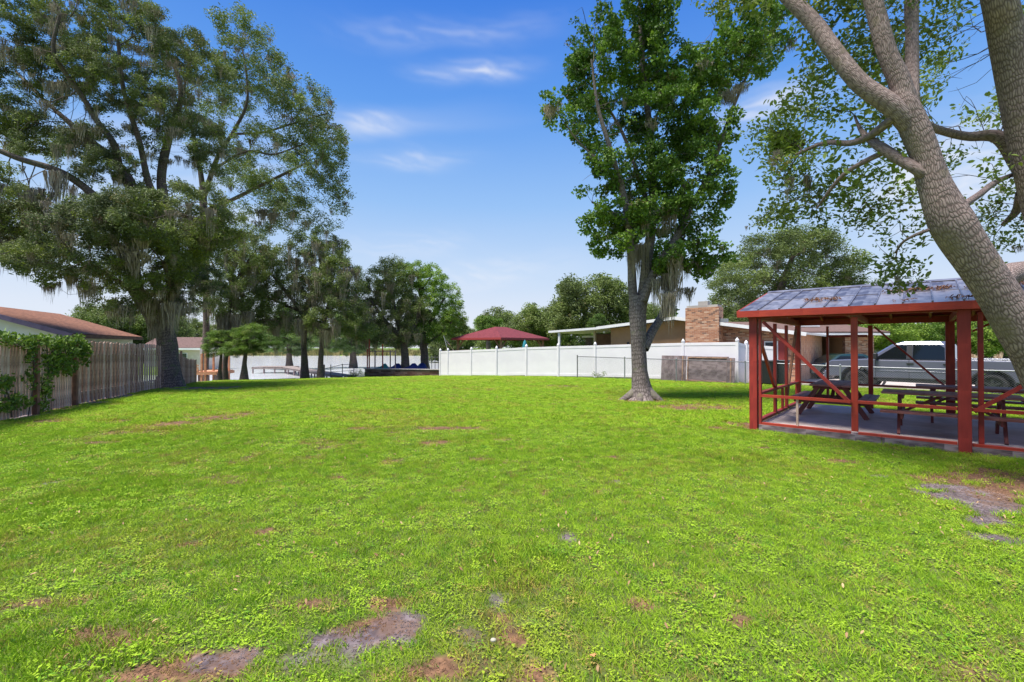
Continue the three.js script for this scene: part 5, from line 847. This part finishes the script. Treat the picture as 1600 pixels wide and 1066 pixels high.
// ---- low retaining wall and post frame at the boat ramp
{
  const d = 35.6, x0 = X(570, d), x1 = X(689, 34.3), root = thing('retaining_wall', 'low brown brick retaining wall between the bank oak and the white fence end', 'wall', [x0, 0, -d]); const g = -.82, L = Math.hypot(x1 - x0, 1.3), a = Math.atan2(-1.3, x1 - x0), r = rng(4), tones = [[.15, .075, .055], [.20, .11, .085], [.11, .06, .05], [.24, .15, .12]].map((c) => S(c, .95));
  const core = mesh('core', box(L, .62, .2, L / 2, g + .26, -.12), S([.20, .17, .15], .95), root); core.rotation.y = a;
  const bg = box(.38, .115, .12, 0, 0, 0, .008); for (let row = 0; row < 4; row++) for (let i = 0; i < L / .4; i++) { const b = mesh('block', bg, tones[Math.floor(r() * 4)], root), s = (i + .5) * .4 - (row % 2) * .18; if (s < .15 || s > L - .15) { root.remove(b); continue; } b.position.set(s * Math.cos(a), g + .05 + row * .128, -s * Math.sin(a) + (r() - .5) * .015); b.rotation.y = a; }
  const cop = mesh('coping', box(L + .1, .06, .36, L / 2, g + .6, -.06, .008), M_.concrete, root); cop.rotation.y = a;
  const fr = thing('post_frame', 'thin dark red post frame standing on the retaining wall by the watercraft', 'frame', [x0, 0, -d - .1]);
  for (const [p, h, m] of [[573, 1.5, MW.redDark], [576, 2.3, MW.redDark], [585, 1.4, MW.rot], [597, 1.9, MW.redDark], [609, 1.4, MW.rot], [617, 1.4, MW.rot]]) mesh('post', cyl(.05, .05, h, X(p, d) - x0, g + .63, -(X(p, d) - x0) * .2 * 0 - .06, 6), m, fr);
  mesh('rail', pipe([X(573, d) - x0, g + 1.95, -.06], [X(617, d) - x0, g + 1.95, -.06], .03), MW.rot, fr);
  const fe = thing('picket_railing', 'short dark metal railing between the retaining wall and the white fence end', 'railing', [X(668, 35), 0, -35.3]); for (let i = 0; i < 5; i++) mesh('post', cyl(.025, .025, 1.25, i * .26, g + .4, -.05, 6), GALV_OLD, fe); mesh('rail', pipe([0, g + 1.5, -.05], [1.04, g + 1.5, -.05], .018), GALV_OLD, fe);
}
// ---- covered watercraft
function hull(name, label, px, d, len, mat, cover, turn) {
  const x = X(px, d), y = G(x, -d), root = thing(name, label, 'watercraft', [x, Math.max(y, -1.25) + .25, -d], turn);
  const prof = (w, h, flare) => { const pts = [], N = 14; const pos = [], idx = []; for (let i = 0; i <= N; i++) { const t = i / N, ww = w * Math.pow(Math.sin(Math.PI * (.06 + .9 * t)), .55) * (t > .6 ? 1 - .5 * (t - .6) : 1), hh = h(t); for (let k = 0; k <= 10; k++) { const a = Math.PI * k / 10; pos.push((t - .5) * len, hh * Math.sin(a) + flare, Math.cos(a) * ww / 2); } } for (let i = 0; i < N; i++) for (let k = 0; k < 10; k++) { const q = i * 11 + k; idx.push(q, q + 1, q + 11, q + 1, q + 12, q + 11); } const g = new THREE.BufferGeometry(); g.setAttribute('position', new THREE.Float32BufferAttribute(pos, 3)); g.setIndex(idx); g.computeVertexNormals(); return g; };
  mesh('hull', prof(1.05, (t) => -.34 * (1 - .5 * Math.max(0, t - .7)), .42), mat, root);
  mesh('cover', prof(1.0, (t) => .22 + .5 * Math.exp(-((t - .62) ** 2) / .02) + .22 * Math.exp(-((t - .35) ** 2) / .03), .42), cover, root);
  for (const s of [-1, 1]) mesh('bunk', box(len * .8, .3, .1, 0, .0, s * .25), MW.rot, root);
}
const navy = S([.022, .03, .16], .6), teal = S([.03, .20, .20], .5), paleHull = S([.55, .58, .62], .4);
hull('covered_watercraft', 'small teal boat under cover at the boat ramp beneath the bank oak', 597, 37, 2.0, paleHull, teal, .2);
hull('covered_watercraft', 'navy covered watercraft beside the teal boat', 617, 37.2, 2.5, paleHull, navy, .9); hull('covered_watercraft', 'navy covered watercraft between the bank oak trunk and cypress trunk', 642, 37.6, 2.5, navy, navy, .7); hull('covered_watercraft', 'navy covered watercraft behind the cypress trunk next to the railing', 657, 38, 2.4, navy, navy, 1.2);
// ---- weeds by the pier gate and at the fence foot
function weed(name, label, px, d, h, n, kind, seed) { const f = footOf(px, d, .02), root = thing(name, label, 'plant', [f.x, f.y, f.z]), r = rng(seed), l = [[], []], st = []; for (let i = 0; i < n; i++) { const a = r() * 6.283, q = Math.sqrt(r()) * h * .8, y = h * (.15 + .75 * r()) * (1 - .4 * q / h); l[i % 2].push({ p: V(Math.cos(a) * q, y, Math.sin(a) * q), q: new THREE.Quaternion().setFromEuler(new THREE.Euler(r(), r() * 6, r())), s: V(1, 1, 1).multiplyScalar(.6 + .5 * r()), c: mix3([.10, .17, .025], [.24, .35, .05], r()) }); if (i % 4 == 0) st.push(pipe([0, 0, 0], [Math.cos(a) * q, y, Math.sin(a) * q], .008, 4)); } stuffPart('stems', merge(st), BARK.twig, root); l.forEach((e, i) => instances('leaves', KINDS[kind].geos[i], LEAFM, e, root, V(0, 0, 0))); }
weed('bank_shrub', 'leafy green shrub at the foot of the grey pier beside the retaining wall', 556, 34.2, .8, 46, 'near', 1); weed('bank_shrub', 'low green shrub against the end of the retaining wall', 566, 34.8, .7, 36, 'near', 2); weed('fence_weed', 'small dark weed growing at the chain-link fence foot', 938, 25, .45, 14, 'near', 3);
// ---- flag on a slanted pole and a folded parasol behind the white fence
{
  const d = 36.5, p = P(700, 548, d), root = thing('flag', 'red, white and blue flag drooping from a slanted pole behind the white fence', 'flag', [p.x, G(p.x, p.z), p.z]); const b = p.y - G(p.x, p.z);
  mesh('pole', pipe([.55, -.05, 0], [-.35, b + 1.2, 0], .018), M_.white, root);
  const w = 1.25, h = .72, pos = [], uv = [], idx = []; for (let i = 0; i <= 14; i++) for (let j = 0; j <= 8; j++) { const s = i / 14, t = j / 8; pos.push(-.3 + s * .75 + t * .24, b + 1.05 - s * 1.0 - t * .38, .09 * Math.sin(s * 9 + t * 2)); uv.push(s, 1 - t); } for (let i = 0; i < 14; i++) for (let j = 0; j < 8; j++) { const a = i * 9 + j; idx.push(a, a + 1, a + 9, a + 1, a + 10, a + 9); }
  const g = new THREE.BufferGeometry(); g.setAttribute('position', new THREE.Float32BufferAttribute(pos, 3)); g.setAttribute('uv', new THREE.Float32BufferAttribute(uv, 2)); g.setIndex(idx); g.computeVertexNormals();
  const star = (u, v) => { const r = Math.floor(v * 9), o = r % 2 ? .5 : 0, fu = (u * 6 + o) % 1 - .5, fv = (v * 9) % 1 - .5; return Math.hypot(fu, fv * .8) < .25; };
  const t = colorTex(208, (u, v) => { if (u < .4 && v > 6 / 13) return star(u / .4, (v - 6 / 13) / (7 / 13)) ? [.7, .7, .7] : [.025, .035, .13]; return Math.floor(v * 13) % 2 ? [.7, .7, .7] : [.42, .02, .03]; }, 1);
  mesh('cloth', g, new THREE.MeshStandardMaterial({ map: t, roughness: .9, side: THREE.DoubleSide }), root);
  const d2 = 33, x2 = X(820, d2), u = thing('folded_parasol', 'closed teal parasol showing above the white fence by the summer house', 'parasol', [x2, G(x2, -d2), -d2]), top = Yh(532, d2) - G(x2, -d2);
  mesh('pole', cyl(.025, .025, top - .1, 0, 0, 0, 8), M_.white, u); mesh('canopy', new THREE.LatheGeometry([[.16, top - .95], [.19, top - .7], [.15, top - .3], [.10, top - .1], [.02, top + .02], [.001, top + .06]].map(([a, b2]) => new THREE.Vector2(a, b2)), 12), S([.03, .22, .27], .9), u);
}
// ---- small things on the lawn
{
  const d = EYE * F / (1035 - HZ), x = X(925, d), l = mesh('fallen_leaf', leafClump(91, 1, .001, .022, MAPLE, { tumble: .1 }), leafMat([.62, .32, .12], .2)); l.position.set(x, G(x, -d) + .05, -d); tag(l, 'single orange dead leaf lying on the grass', 'leaf');
  const d2 = EYE * F / (1007 - HZ), x2 = X(771, d2), s = mesh('pale_pebble', new THREE.IcosahedronGeometry(.016, 2).scale(1, .6, .8), blotchy([.36, .33, .25], [.46, .43, .34], .1, .8)); s.position.set(x2, G(x2, -d2) + .035, -d2); tag(s, 'single pale pebble lying in the grass near bare sand', 'pebble');
}
// ------------------------------------------------------------------ bins, truck, car
{
  const bin = (label, px, d, turn) => {
    const x = X(px, d), root = thing('wheeled_bin', label, 'bin', [x, G(x, -d), -d], turn, 'bins by the white gate'), m = S([.018, .019, .022], .45), m2 = S([.03, .03, .033], .5);
    const body = (() => { const g = new RoundedBoxGeometry(.56, .92, .62, 2, .035), p = g.attributes.position; for (let i = 0; i < p.count; i++) { const k = mix(.78, 1, (p.getY(i) + .46) / .92); p.setX(i, p.getX(i) * k); p.setZ(i, p.getZ(i) * k); } g.translate(0, .53, 0); g.computeVertexNormals(); return g; })(); mesh('body', body, m, root);
    mesh('lid', new RoundedBoxGeometry(.6, .07, .68, 2, .03).translate(0, 1.02, .01), m2, root); mesh('handle', pipe([-.22, .98, -.37], [.22, .98, -.37], .018, 8), m2, root); for (const s of [-1, 1]) { const w = new THREE.CylinderGeometry(.11, .11, .05, 16); w.rotateZ(Math.PI / 2); mesh('wheel', w.translate(s * .25, .11, -.26), m2, root); }
  };
  bin('black wheeled bin just past the white gate post', 1199, 19.2, .7); bin('black wheeled bin on the drive side of its twin', 1219, 19.4, .9);
}
function wheel(parent, x, y, z, r, w, tm, rm, dark) { const t = new THREE.TorusGeometry(r - w * .36, w * .40, 10, 28); t.scale(1, 1, 1.25); const ty = mesh('wheel', t, tm, parent); ty.position.set(x, y, z); const k = Math.sign(z) || 1; const disc = new THREE.CylinderGeometry(r * .66, r * .66, w * .5, 24); disc.rotateX(Math.PI / 2); mesh('rim', disc, dark, ty); const sp = []; for (let i = 0; i < 6; i++) { const a = i / 6 * 6.283; sp.push(box(r * .16, r * .62, .03).translate(0, r * .31, 0).rotateZ(a).translate(0, 0, k * w * .27)); } sp.push(new THREE.TorusGeometry(r * .63, .018, 6, 24).translate(0, 0, k * w * .27), new THREE.CylinderGeometry(.07, .07, .03, 12).rotateX(Math.PI / 2).translate(0, 0, k * w * .29)); stuffPart('spokes', merge(sp), rm, ty); }
function arched(pts, arches, depth, bev) {                       // side outline with round wheel openings, extruded across
  const s = new THREE.Shape(); s.moveTo(...pts[0]); for (let i = 1; i < pts.length; i++) s.lineTo(...pts[i]);
  const y = pts[0][1]; for (const [cx, cy, r] of arches) { const a0 = Math.asin((y - cy) / r), dx = Math.cos(a0) * r; s.lineTo(cx + dx * Math.sign(pts[pts.length - 1][0] - cx || 1), y); s.absarc(cx, cy, r, Math.PI > 0 && pts[pts.length - 1][0] > cx ? a0 : Math.PI - a0, pts[pts.length - 1][0] > cx ? Math.PI - a0 : a0, pts[pts.length - 1][0] < cx); }
  s.closePath(); const g = new THREE.ExtrudeGeometry(s, { depth: depth - 2 * bev, bevelEnabled: true, bevelThickness: bev, bevelSize: bev * .7, bevelOffset: -bev * .7, bevelSegments: 3, curveSegments: 16 }); g.translate(0, 0, -depth / 2 + bev); return g;
}
function cabGeo(b, t, w0, w1, y0, y1) {                          // b, t: [rear x, front x] at belt and roof, with tumblehome
  const sec = [[b[0], b[1], w0, y0], [mix(b[0], t[0], .8), mix(b[1], t[1], .8), mix(w0, w1, .75), mix(y0, y1, .82)], [t[0] + .06, t[1] - .12, w1 - .06, y1 - .015], [t[0] + .3, t[1] - .5, w1 - .4, y1]], pos = [], idx = [];
  sec.forEach(([a, c, w, y]) => { const rr = .1, q = [[a, -w / 2 + rr], [a + rr, -w / 2], [c - rr, -w / 2], [c, -w / 2 + rr], [c, w / 2 - rr], [c - rr, w / 2], [a + rr, w / 2], [a, w / 2 - rr]]; q.forEach(([x, z]) => pos.push(x, y, z)); });
  for (let s = 0; s < sec.length - 1; s++) for (let k = 0; k < 8; k++) { const a = s * 8 + k, c = s * 8 + (k + 1) % 8; idx.push(a, c, a + 8, c, c + 8, a + 8); } const o = (sec.length - 1) * 8; for (let k = 1; k < 7; k++) idx.push(o, o + k, o + k + 1);
  const g = new THREE.BufferGeometry(); g.setAttribute('position', new THREE.Float32BufferAttribute(pos, 3)); g.setIndex(idx); const f = g.toNonIndexed(); f.computeVertexNormals(); f.setAttribute('uv', new THREE.Float32BufferAttribute(new Float32Array(f.attributes.position.count * 2), 2)); return f;
}
const paint = (c, o = {}) => new THREE.MeshPhysicalMaterial({ color: new THREE.Color(...c), roughness: .35, metalness: .35, clearcoat: 1, clearcoatRoughness: .08, ...o });
const tyreM = S([.016, .016, .017], .85), rimM = new THREE.MeshStandardMaterial({ color: new THREE.Color(.10, .10, .11), metalness: .8, roughness: .35 }), darkM = S([.008, .008, .009], .6), trimM = S([.02, .02, .022], .5);
const autoGlass = new THREE.MeshPhysicalMaterial({ color: new THREE.Color(.008, .010, .012), roughness: .05, metalness: 0 });
function windowPane(parent, name, pts, z, tilt, m) { const g = prism(pts, .012); g.translate(0, 0, -.006); const w = mesh(name, g, m || autoGlass, parent); w.position.set(0, 0, z); w.rotation.x = tilt; return w; }
{
  // pickup: local x forward, wheels at +-1.87
  const f = V(14.55, 0, -18.7), b = V(16.75, 0, -15.85), c = f.clone().add(b).multiplyScalar(.5), dir = f.clone().sub(b).normalize(), ang = Math.atan2(-dir.z, dir.x), root = thing('pickup_truck', 'silver four-door pickup truck parked on the drive behind the chain-link fence', 'truck', [c.x, G(c.x, c.z) + .045, c.z], ang);
  const silver = paint([.115, .12, .17], { metalness: .2 }), R = .41, ax = 1.87;
  const side = [[-2.98, .52], [-3.0, 1.22], [-2.98, 1.26], [-1.0, 1.27], [-.98, 1.22], [1.2, 1.22], [1.35, 1.26], [2.72, 1.17], [2.9, 1.05], [2.93, .62], [2.86, .5]];
  mesh('body', arched(side, [[ax, R, .53], [-ax, R, .53]], 1.98, .06), silver, root);
  mesh('cab', cabGeo([-1.02, 1.62], [-.72, .62], 1.86, 1.5, 1.2, 1.93), silver, root);
  mesh('chassis', box(5.4, .22, 1.4, 0, .52, 0), darkM, root);
  for (const s of [-1, 1]) {
    const z = s * .87, tilt = -s * .24;
    const P2 = (pts) => pts.map(([x, y]) => [x, (y - 1.24)]);
    const dr = windowPane(root, 'side_window', P2([[.34, 1.27], [1.28, 1.27], [.72, 1.72], [.52, 1.80], [.34, 1.82]]), s * .935, tilt); dr.position.y = 1.24;
    const rr = windowPane(root, 'side_window', P2([[-.72, 1.27], [.16, 1.27], [.16, 1.82], [-.56, 1.80], [-.7, 1.7]]), s * .935, tilt); rr.position.y = 1.24;
    const pil = windowPane(root, 'door_pillar', P2([[.17, 1.27], [.33, 1.27], [.33, 1.82], [.17, 1.82]]), s * .936, tilt, trimM); pil.position.y = 1.24;
    for (const x of [.22, -.78]) { const h = mesh('door_handle', box(.2, .045, .03, x, 1.1, s * 1.005, .01), trimM, root); }
    for (const x of [1.25, .25, -.92]) mesh('door_seam', box(.014, .74, .006, x, .86, s * .991), darkM, root);
    mesh('belt_moulding', box(2.35, .03, .02, .2, 1.24, s * .955), trimM, root);
    mesh('body_crease', box(2.2, .045, .014, .15, .80, s * .992, .006), silver, root);
    mesh('rocker_panel', box(2.4, .14, .06, 0, .46, s * .93), trimM, root);
    const mir = mesh('mirror', new RoundedBoxGeometry(.13, .24, .2, 2, .04).translate(1.22, 1.36, s * 1.12), trimM, root); mesh('mirror_arm', box(.07, .05, .14, 1.2, 1.27, s * 1.0), trimM, mir);
    mesh('headlight', box(.3, .17, .34, 2.78, .97, s * .8, .03), S([.6, .62, .66], .1), root); mesh('fog_light', box(.08, .08, .16, 2.92, .64, s * .72), S([.5, .5, .5], .2), root); mesh('tail_light', box(.06, .42, .16, -3.0, 1.0, s * .88), S([.35, .02, .02], .3), root);
    for (const x of [ax, -ax]) { wheel(root, x, R, s * .83, R, .27, tyreM, rimM, darkM); const arch = new THREE.TorusGeometry(.535, .03, 6, 24, Math.PI * 1.06); arch.rotateZ(-.09); mesh('arch_trim', arch.translate(x, R, s * .975), trimM, root); const lin = new THREE.CylinderGeometry(.54, .54, .5, 24, 1, true, 0, Math.PI * 2); lin.rotateX(Math.PI / 2); mesh('wheel_well', lin.translate(x, R + .02, s * .7), darkM, root); }
  }
  mesh('front_bumper', box(.24, .3, 1.92, 2.88, .58, 0, .05), silver, root); mesh('grille', box(.07, .34, 1.2, 2.9, .92, 0, .02), trimM, root); mesh('rear_bumper', box(.2, .22, 1.9, -3.04, .56, 0, .04), S([.4, .4, .42], .3, { metalness: .8 }), root);
  mesh('bed_liner', box(1.9, .02, 1.7, -2.0, 1.275, 0), trimM, root); for (const s of [-1, 1]) mesh('bed_rail', box(1.98, .05, .12, -2.0, 1.28, s * .9, .015), silver, root);
  const ws = prism([[-.72, 0], [.72, 0], [.6, .78], [-.6, .78]], .012); ws.rotateY(Math.PI / 2); const w = mesh('windscreen', ws, autoGlass, root); w.position.set(1.57, 1.27, 0); w.rotation.z = Math.atan2(1.0, .68) ; w.visible = true;
}
{
  const d = 26.2, x = X(1312, d), root = thing('green_car', 'dark green saloon car standing in front of the open carport', 'car', [x, G(x, -d) + .05, -d], Math.PI), green = paint([.008, .03, .024], { metalness: 0 }), R = .31;
  mesh('body', arched([[-2.2, .3], [-2.25, .75], [-2.15, .92], [-1.3, .97], [1.1, .95], [2.0, .82], [2.22, .66], [2.22, .32]], [[1.35, R, .38], [-1.35, R, .38]], 1.74, .07), green, root); mesh('cab', cabGeo([-1.75, 1.2], [-1.0, .35], 1.6, 1.2, .92, 1.42), green, root); mesh('chassis', box(4, .15, 1.3, 0, .35, 0), darkM, root);
  for (const s of [-1, 1]) { const a = windowPane(root, 'side_window', [[-.1, .02], [.95, .02], [.4, .36], [-.1, .38]], s * .80, -s * .42); a.position.y = .97; const b = windowPane(root, 'side_window', [[-1.2, .02], [-.2, .02], [-.2, .38], [-.85, .36]], s * .80, -s * .42); b.position.y = .97; for (const q of [1.35, -1.35]) { wheel(root, q, R, s * .74, R, .2, tyreM, new THREE.MeshStandardMaterial({ color: new THREE.Color(.5, .5, .52), metalness: .8, roughness: .3 }), darkM); mesh('wheel_well', new THREE.CylinderGeometry(.385, .385, .4, 20, 1, true).rotateX(Math.PI / 2).translate(q, R + .01, s * .64), darkM, root); } mesh('headlight', box(.14, .12, .3, 2.17, .72, s * .62, .02), S([.6, .6, .62], .1), root); mesh('tail_light', box(.06, .14, .3, -2.23, .76, s * .6), S([.3, .02, .02], .3), root); mesh('door_handle', box(.16, .03, .02, -.05, .82, s * .875), trimM, root); }
}
// ------------------------------------------------------------------ background trees, shrubs and the far shore
function farTree(name, label, seed, px, d, stem, bl, o = {}) {
  const f = footOf(px, d, .3), top = stem[stem.length - 1];
  return makeTree({ name, label, seed, kind: 'oakFar', bark: BARK.oak, base: f, step: o.step || .6, bare: .5, leafy: 3, per: 3, tip: .012, leaf: o.leaf || 1.6, mossFar: true, limbs: [[[f, .4], ...stem.map(([x, y, rr]) => [P(x, y, d), rr])]], blobs: blobs(bl, d, o.dz || 3), ...o });
}
farTree('background_tree', 'dark broad oak rising behind the tan house and its patio roof', 201, 920, 46, [[920, 520, .35], [915, 490, .28], [918, 460, .2]], [[900, 475, 34, 36, 110], [945, 470, 42, 38, 130], [975, 490, 30, 36, 80], [880, 500, 22, 26, 60], [890, 450, 18, 14, 20], [930, 505, 50, 26, 90]]);
farTree('background_tree', 'pale green young tree behind the patio roof, in front of the dark oak', 202, 936, 37, [[936, 530, .08], [936, 505, .05]], [[936, 505, 12, 14, 40], [932, 520, 12, 8, 20]], { kind: 'cypress', step: .3, leaf: .9, dz: .6, bare: .5 });
farTree('background_tree', 'spreading airy oak behind the brick chimney and pavilion roof', 203, 1215, 36, [[1215, 520, .4], [1218, 470, .34], [1228, 430, .25], [1240, 400, .15]], [[1150, 440, 36, 44, 110], [1205, 395, 44, 36, 110], [1260, 385, 44, 32, 100], [1300, 420, 36, 36, 90], [1230, 440, 56, 34, 130], [1170, 480, 50, 26, 90], [1290, 465, 50, 24, 80], [1140, 490, 30, 22, 50], [1325, 445, 22, 26, 30]], { step: .5, leaf: 1.15, moss: .03, mossLen: 1.5, keep: .8, dz: 3 });
farTree('background_tree', 'yellow-green round tree peeking over the summer house roof', 204, 763, 60, [[763, 520, .2], [763, 505, .12]], [[757, 502, 16, 8, 50], [772, 504, 12, 7, 36], [763, 512, 22, 8, 40]], { kind: 'bushy', leaf: 1.4, step: .5, dz: 1.5 });
farTree('background_tree', 'mid green pointed tree between the summer house and the dark oak', 205, 825, 52, [[825, 520, .3], [828, 500, .2], [832, 485, .1]], [[832, 488, 14, 12, 40], [825, 505, 30, 14, 90], [845, 510, 22, 16, 60], [812, 516, 30, 10, 60], [860, 520, 26, 16, 60], [830, 534, 40, 12, 70]], { leaf: 1.5, step: .5 });
// bright shrubs and trees along the far side of the drive
const hedge = [[1385, 522, 36, 24], [1425, 525, 36, 22], [1468, 520, 36, 26], [1545, 525, 34, 28], [1575, 520, 30, 22], [1340, 512, 26, 10]];
hedge.forEach(([x, y, rx, ry], i) => farTree('roadside_tree', ['bright green bushy tree next to the striped shed', 'bright green bushy tree above the truck windscreen', 'bright green bushy tree above the truck cab, against the dark pavilion post', 'bright green low-branched tree above the truck bed', 'bright green tree behind the leaning oak trunk', 'low green tree showing over the carport roof'][i], 220 + i, x, i == 5 ? 40 : 31 + (i % 3), [[x, y + 20, .16], [x, y, .1]], [[x, y, rx, ry, 110], [x + 6, y + 12, rx * .8, ry * .6, 60]], { kind: 'bushy', leaf: .95, step: .4, dz: 1.5, bare: .3, group: undefined }));
// grey board fence and grass verge far right
{
  const a = V(X(1500, 36), 0, -36), b = V(X(1680, 33), 0, -33), L = a.distanceTo(b), root = thing('far_board_fence', 'grey board fence beyond the truck bed and leaning oak', 'fence', [a.x, 0, a.z], Math.atan2(-(b.z - a.z), b.x - a.x)), gb = box(.15, 1.75, .02), n = Math.floor(L / .16), r = rng(2);
  for (let i = 0; i < n; i++) { const m = mesh('board', gb, [MW.greyA, MW.greyC, MW.greyB][Math.floor(r() * 3)], root), t = (i + .5) * .16; m.position.set(t, G(a.x + (b.x - a.x) * t / L, a.z + (b.z - a.z) * t / L) + .87, 0); }
  for (const h of [.3, 1.4]) mesh('rail', box(L, .09, .04, L / 2, G(a.x, a.z) + h, -.035), MW.greyB, root);
}
// tree line that closes the view: clones of two grown trees, each its own thing
{
  const src = [farTree('skyline_tree', 'dark rounded tree in the distant tree line', 240, 1010, 72, [[1010, 520, .4], [1010, 495, .25]], [[1000, 490, 30, 22, 90], [1025, 498, 26, 20, 70], [985, 505, 24, 16, 50], [1010, 515, 36, 12, 50], [1000, 533, 44, 12, 70], [1025, 540, 30, 8, 40]], { leaf: 2, step: .8, group: 'distant tree line behind the houses' }), farTree('skyline_tree', 'dark rounded tree in the distant tree line', 241, 870, 74, [[870, 520, .4], [870, 505, .25]], [[860, 505, 30, 14, 70], [885, 510, 26, 12, 60], [870, 520, 36, 10, 50], [868, 534, 46, 12, 70], [880, 541, 34, 7, 40]], { leaf: 2, step: .8, group: 'distant tree line behind the houses' })];
  const r = rng(19), cp = (k, x, d, s, label, group) => { const c = src[k].clone(); c.name = numbered(src[k].name); c.position.set(x, G(x, -d) - .3, -d); c.rotation.y = r() * 6.283; c.scale.setScalar(s); c.userData = { ...src[k].userData, label, group }; scene.add(c); };
  for (let i = 0; i < 13; i++) { const px = 700 + i * 78, d = 78 + 12 * r(); cp(i % 2, X(px, d), d, .85 + .35 * r(), 'dark rounded tree in the distant tree line', 'distant tree line behind the houses'); }
  for (let i = 0; i < 16; i++) { const px = 190 + i * 36, d = 137 + 14 * r(); cp((i * 7) % 3 ? 0 : 1, X(px, d), d, .9 + .5 * r(), 'tree on the far shore of the lake', 'trees on the far shore'); }
  for (let i = 0; i < 5; i++) { const d = 60 + 8 * r(), px = 150 + i * 26; cp(i % 2, X(px, d), d, .62 + .2 * r(), 'tree behind the cottage across the cove', 'trees behind the cottage'); }
  // reeds along the far bank
  const rg = bladeTuft(9, 26, 1.2, .6, .05, .35), list = []; for (let i = 0; i < 1500; i++) { const d = 131 + r() * 4, x = X(250 + r() * 480, d); list.push({ p: V(x, Math.max(G(x, -d), LAKE_Y - .1), -d), q: new THREE.Quaternion().setFromAxisAngle(YAX, r() * 6), s: V(1.2, .8 + .8 * r(), 1.2), c: mix3([.18, .19, .05], [.40, .34, .14], r()) }); }
  const reeds = instances('far_reeds', rg, MOSSM, list, scene, V(0, 0, 0)); reeds.userData.label = 'yellowish reeds along the far bank of the lake'; reeds.userData.category = 'reeds';
}
renderer.render(scene, camera);
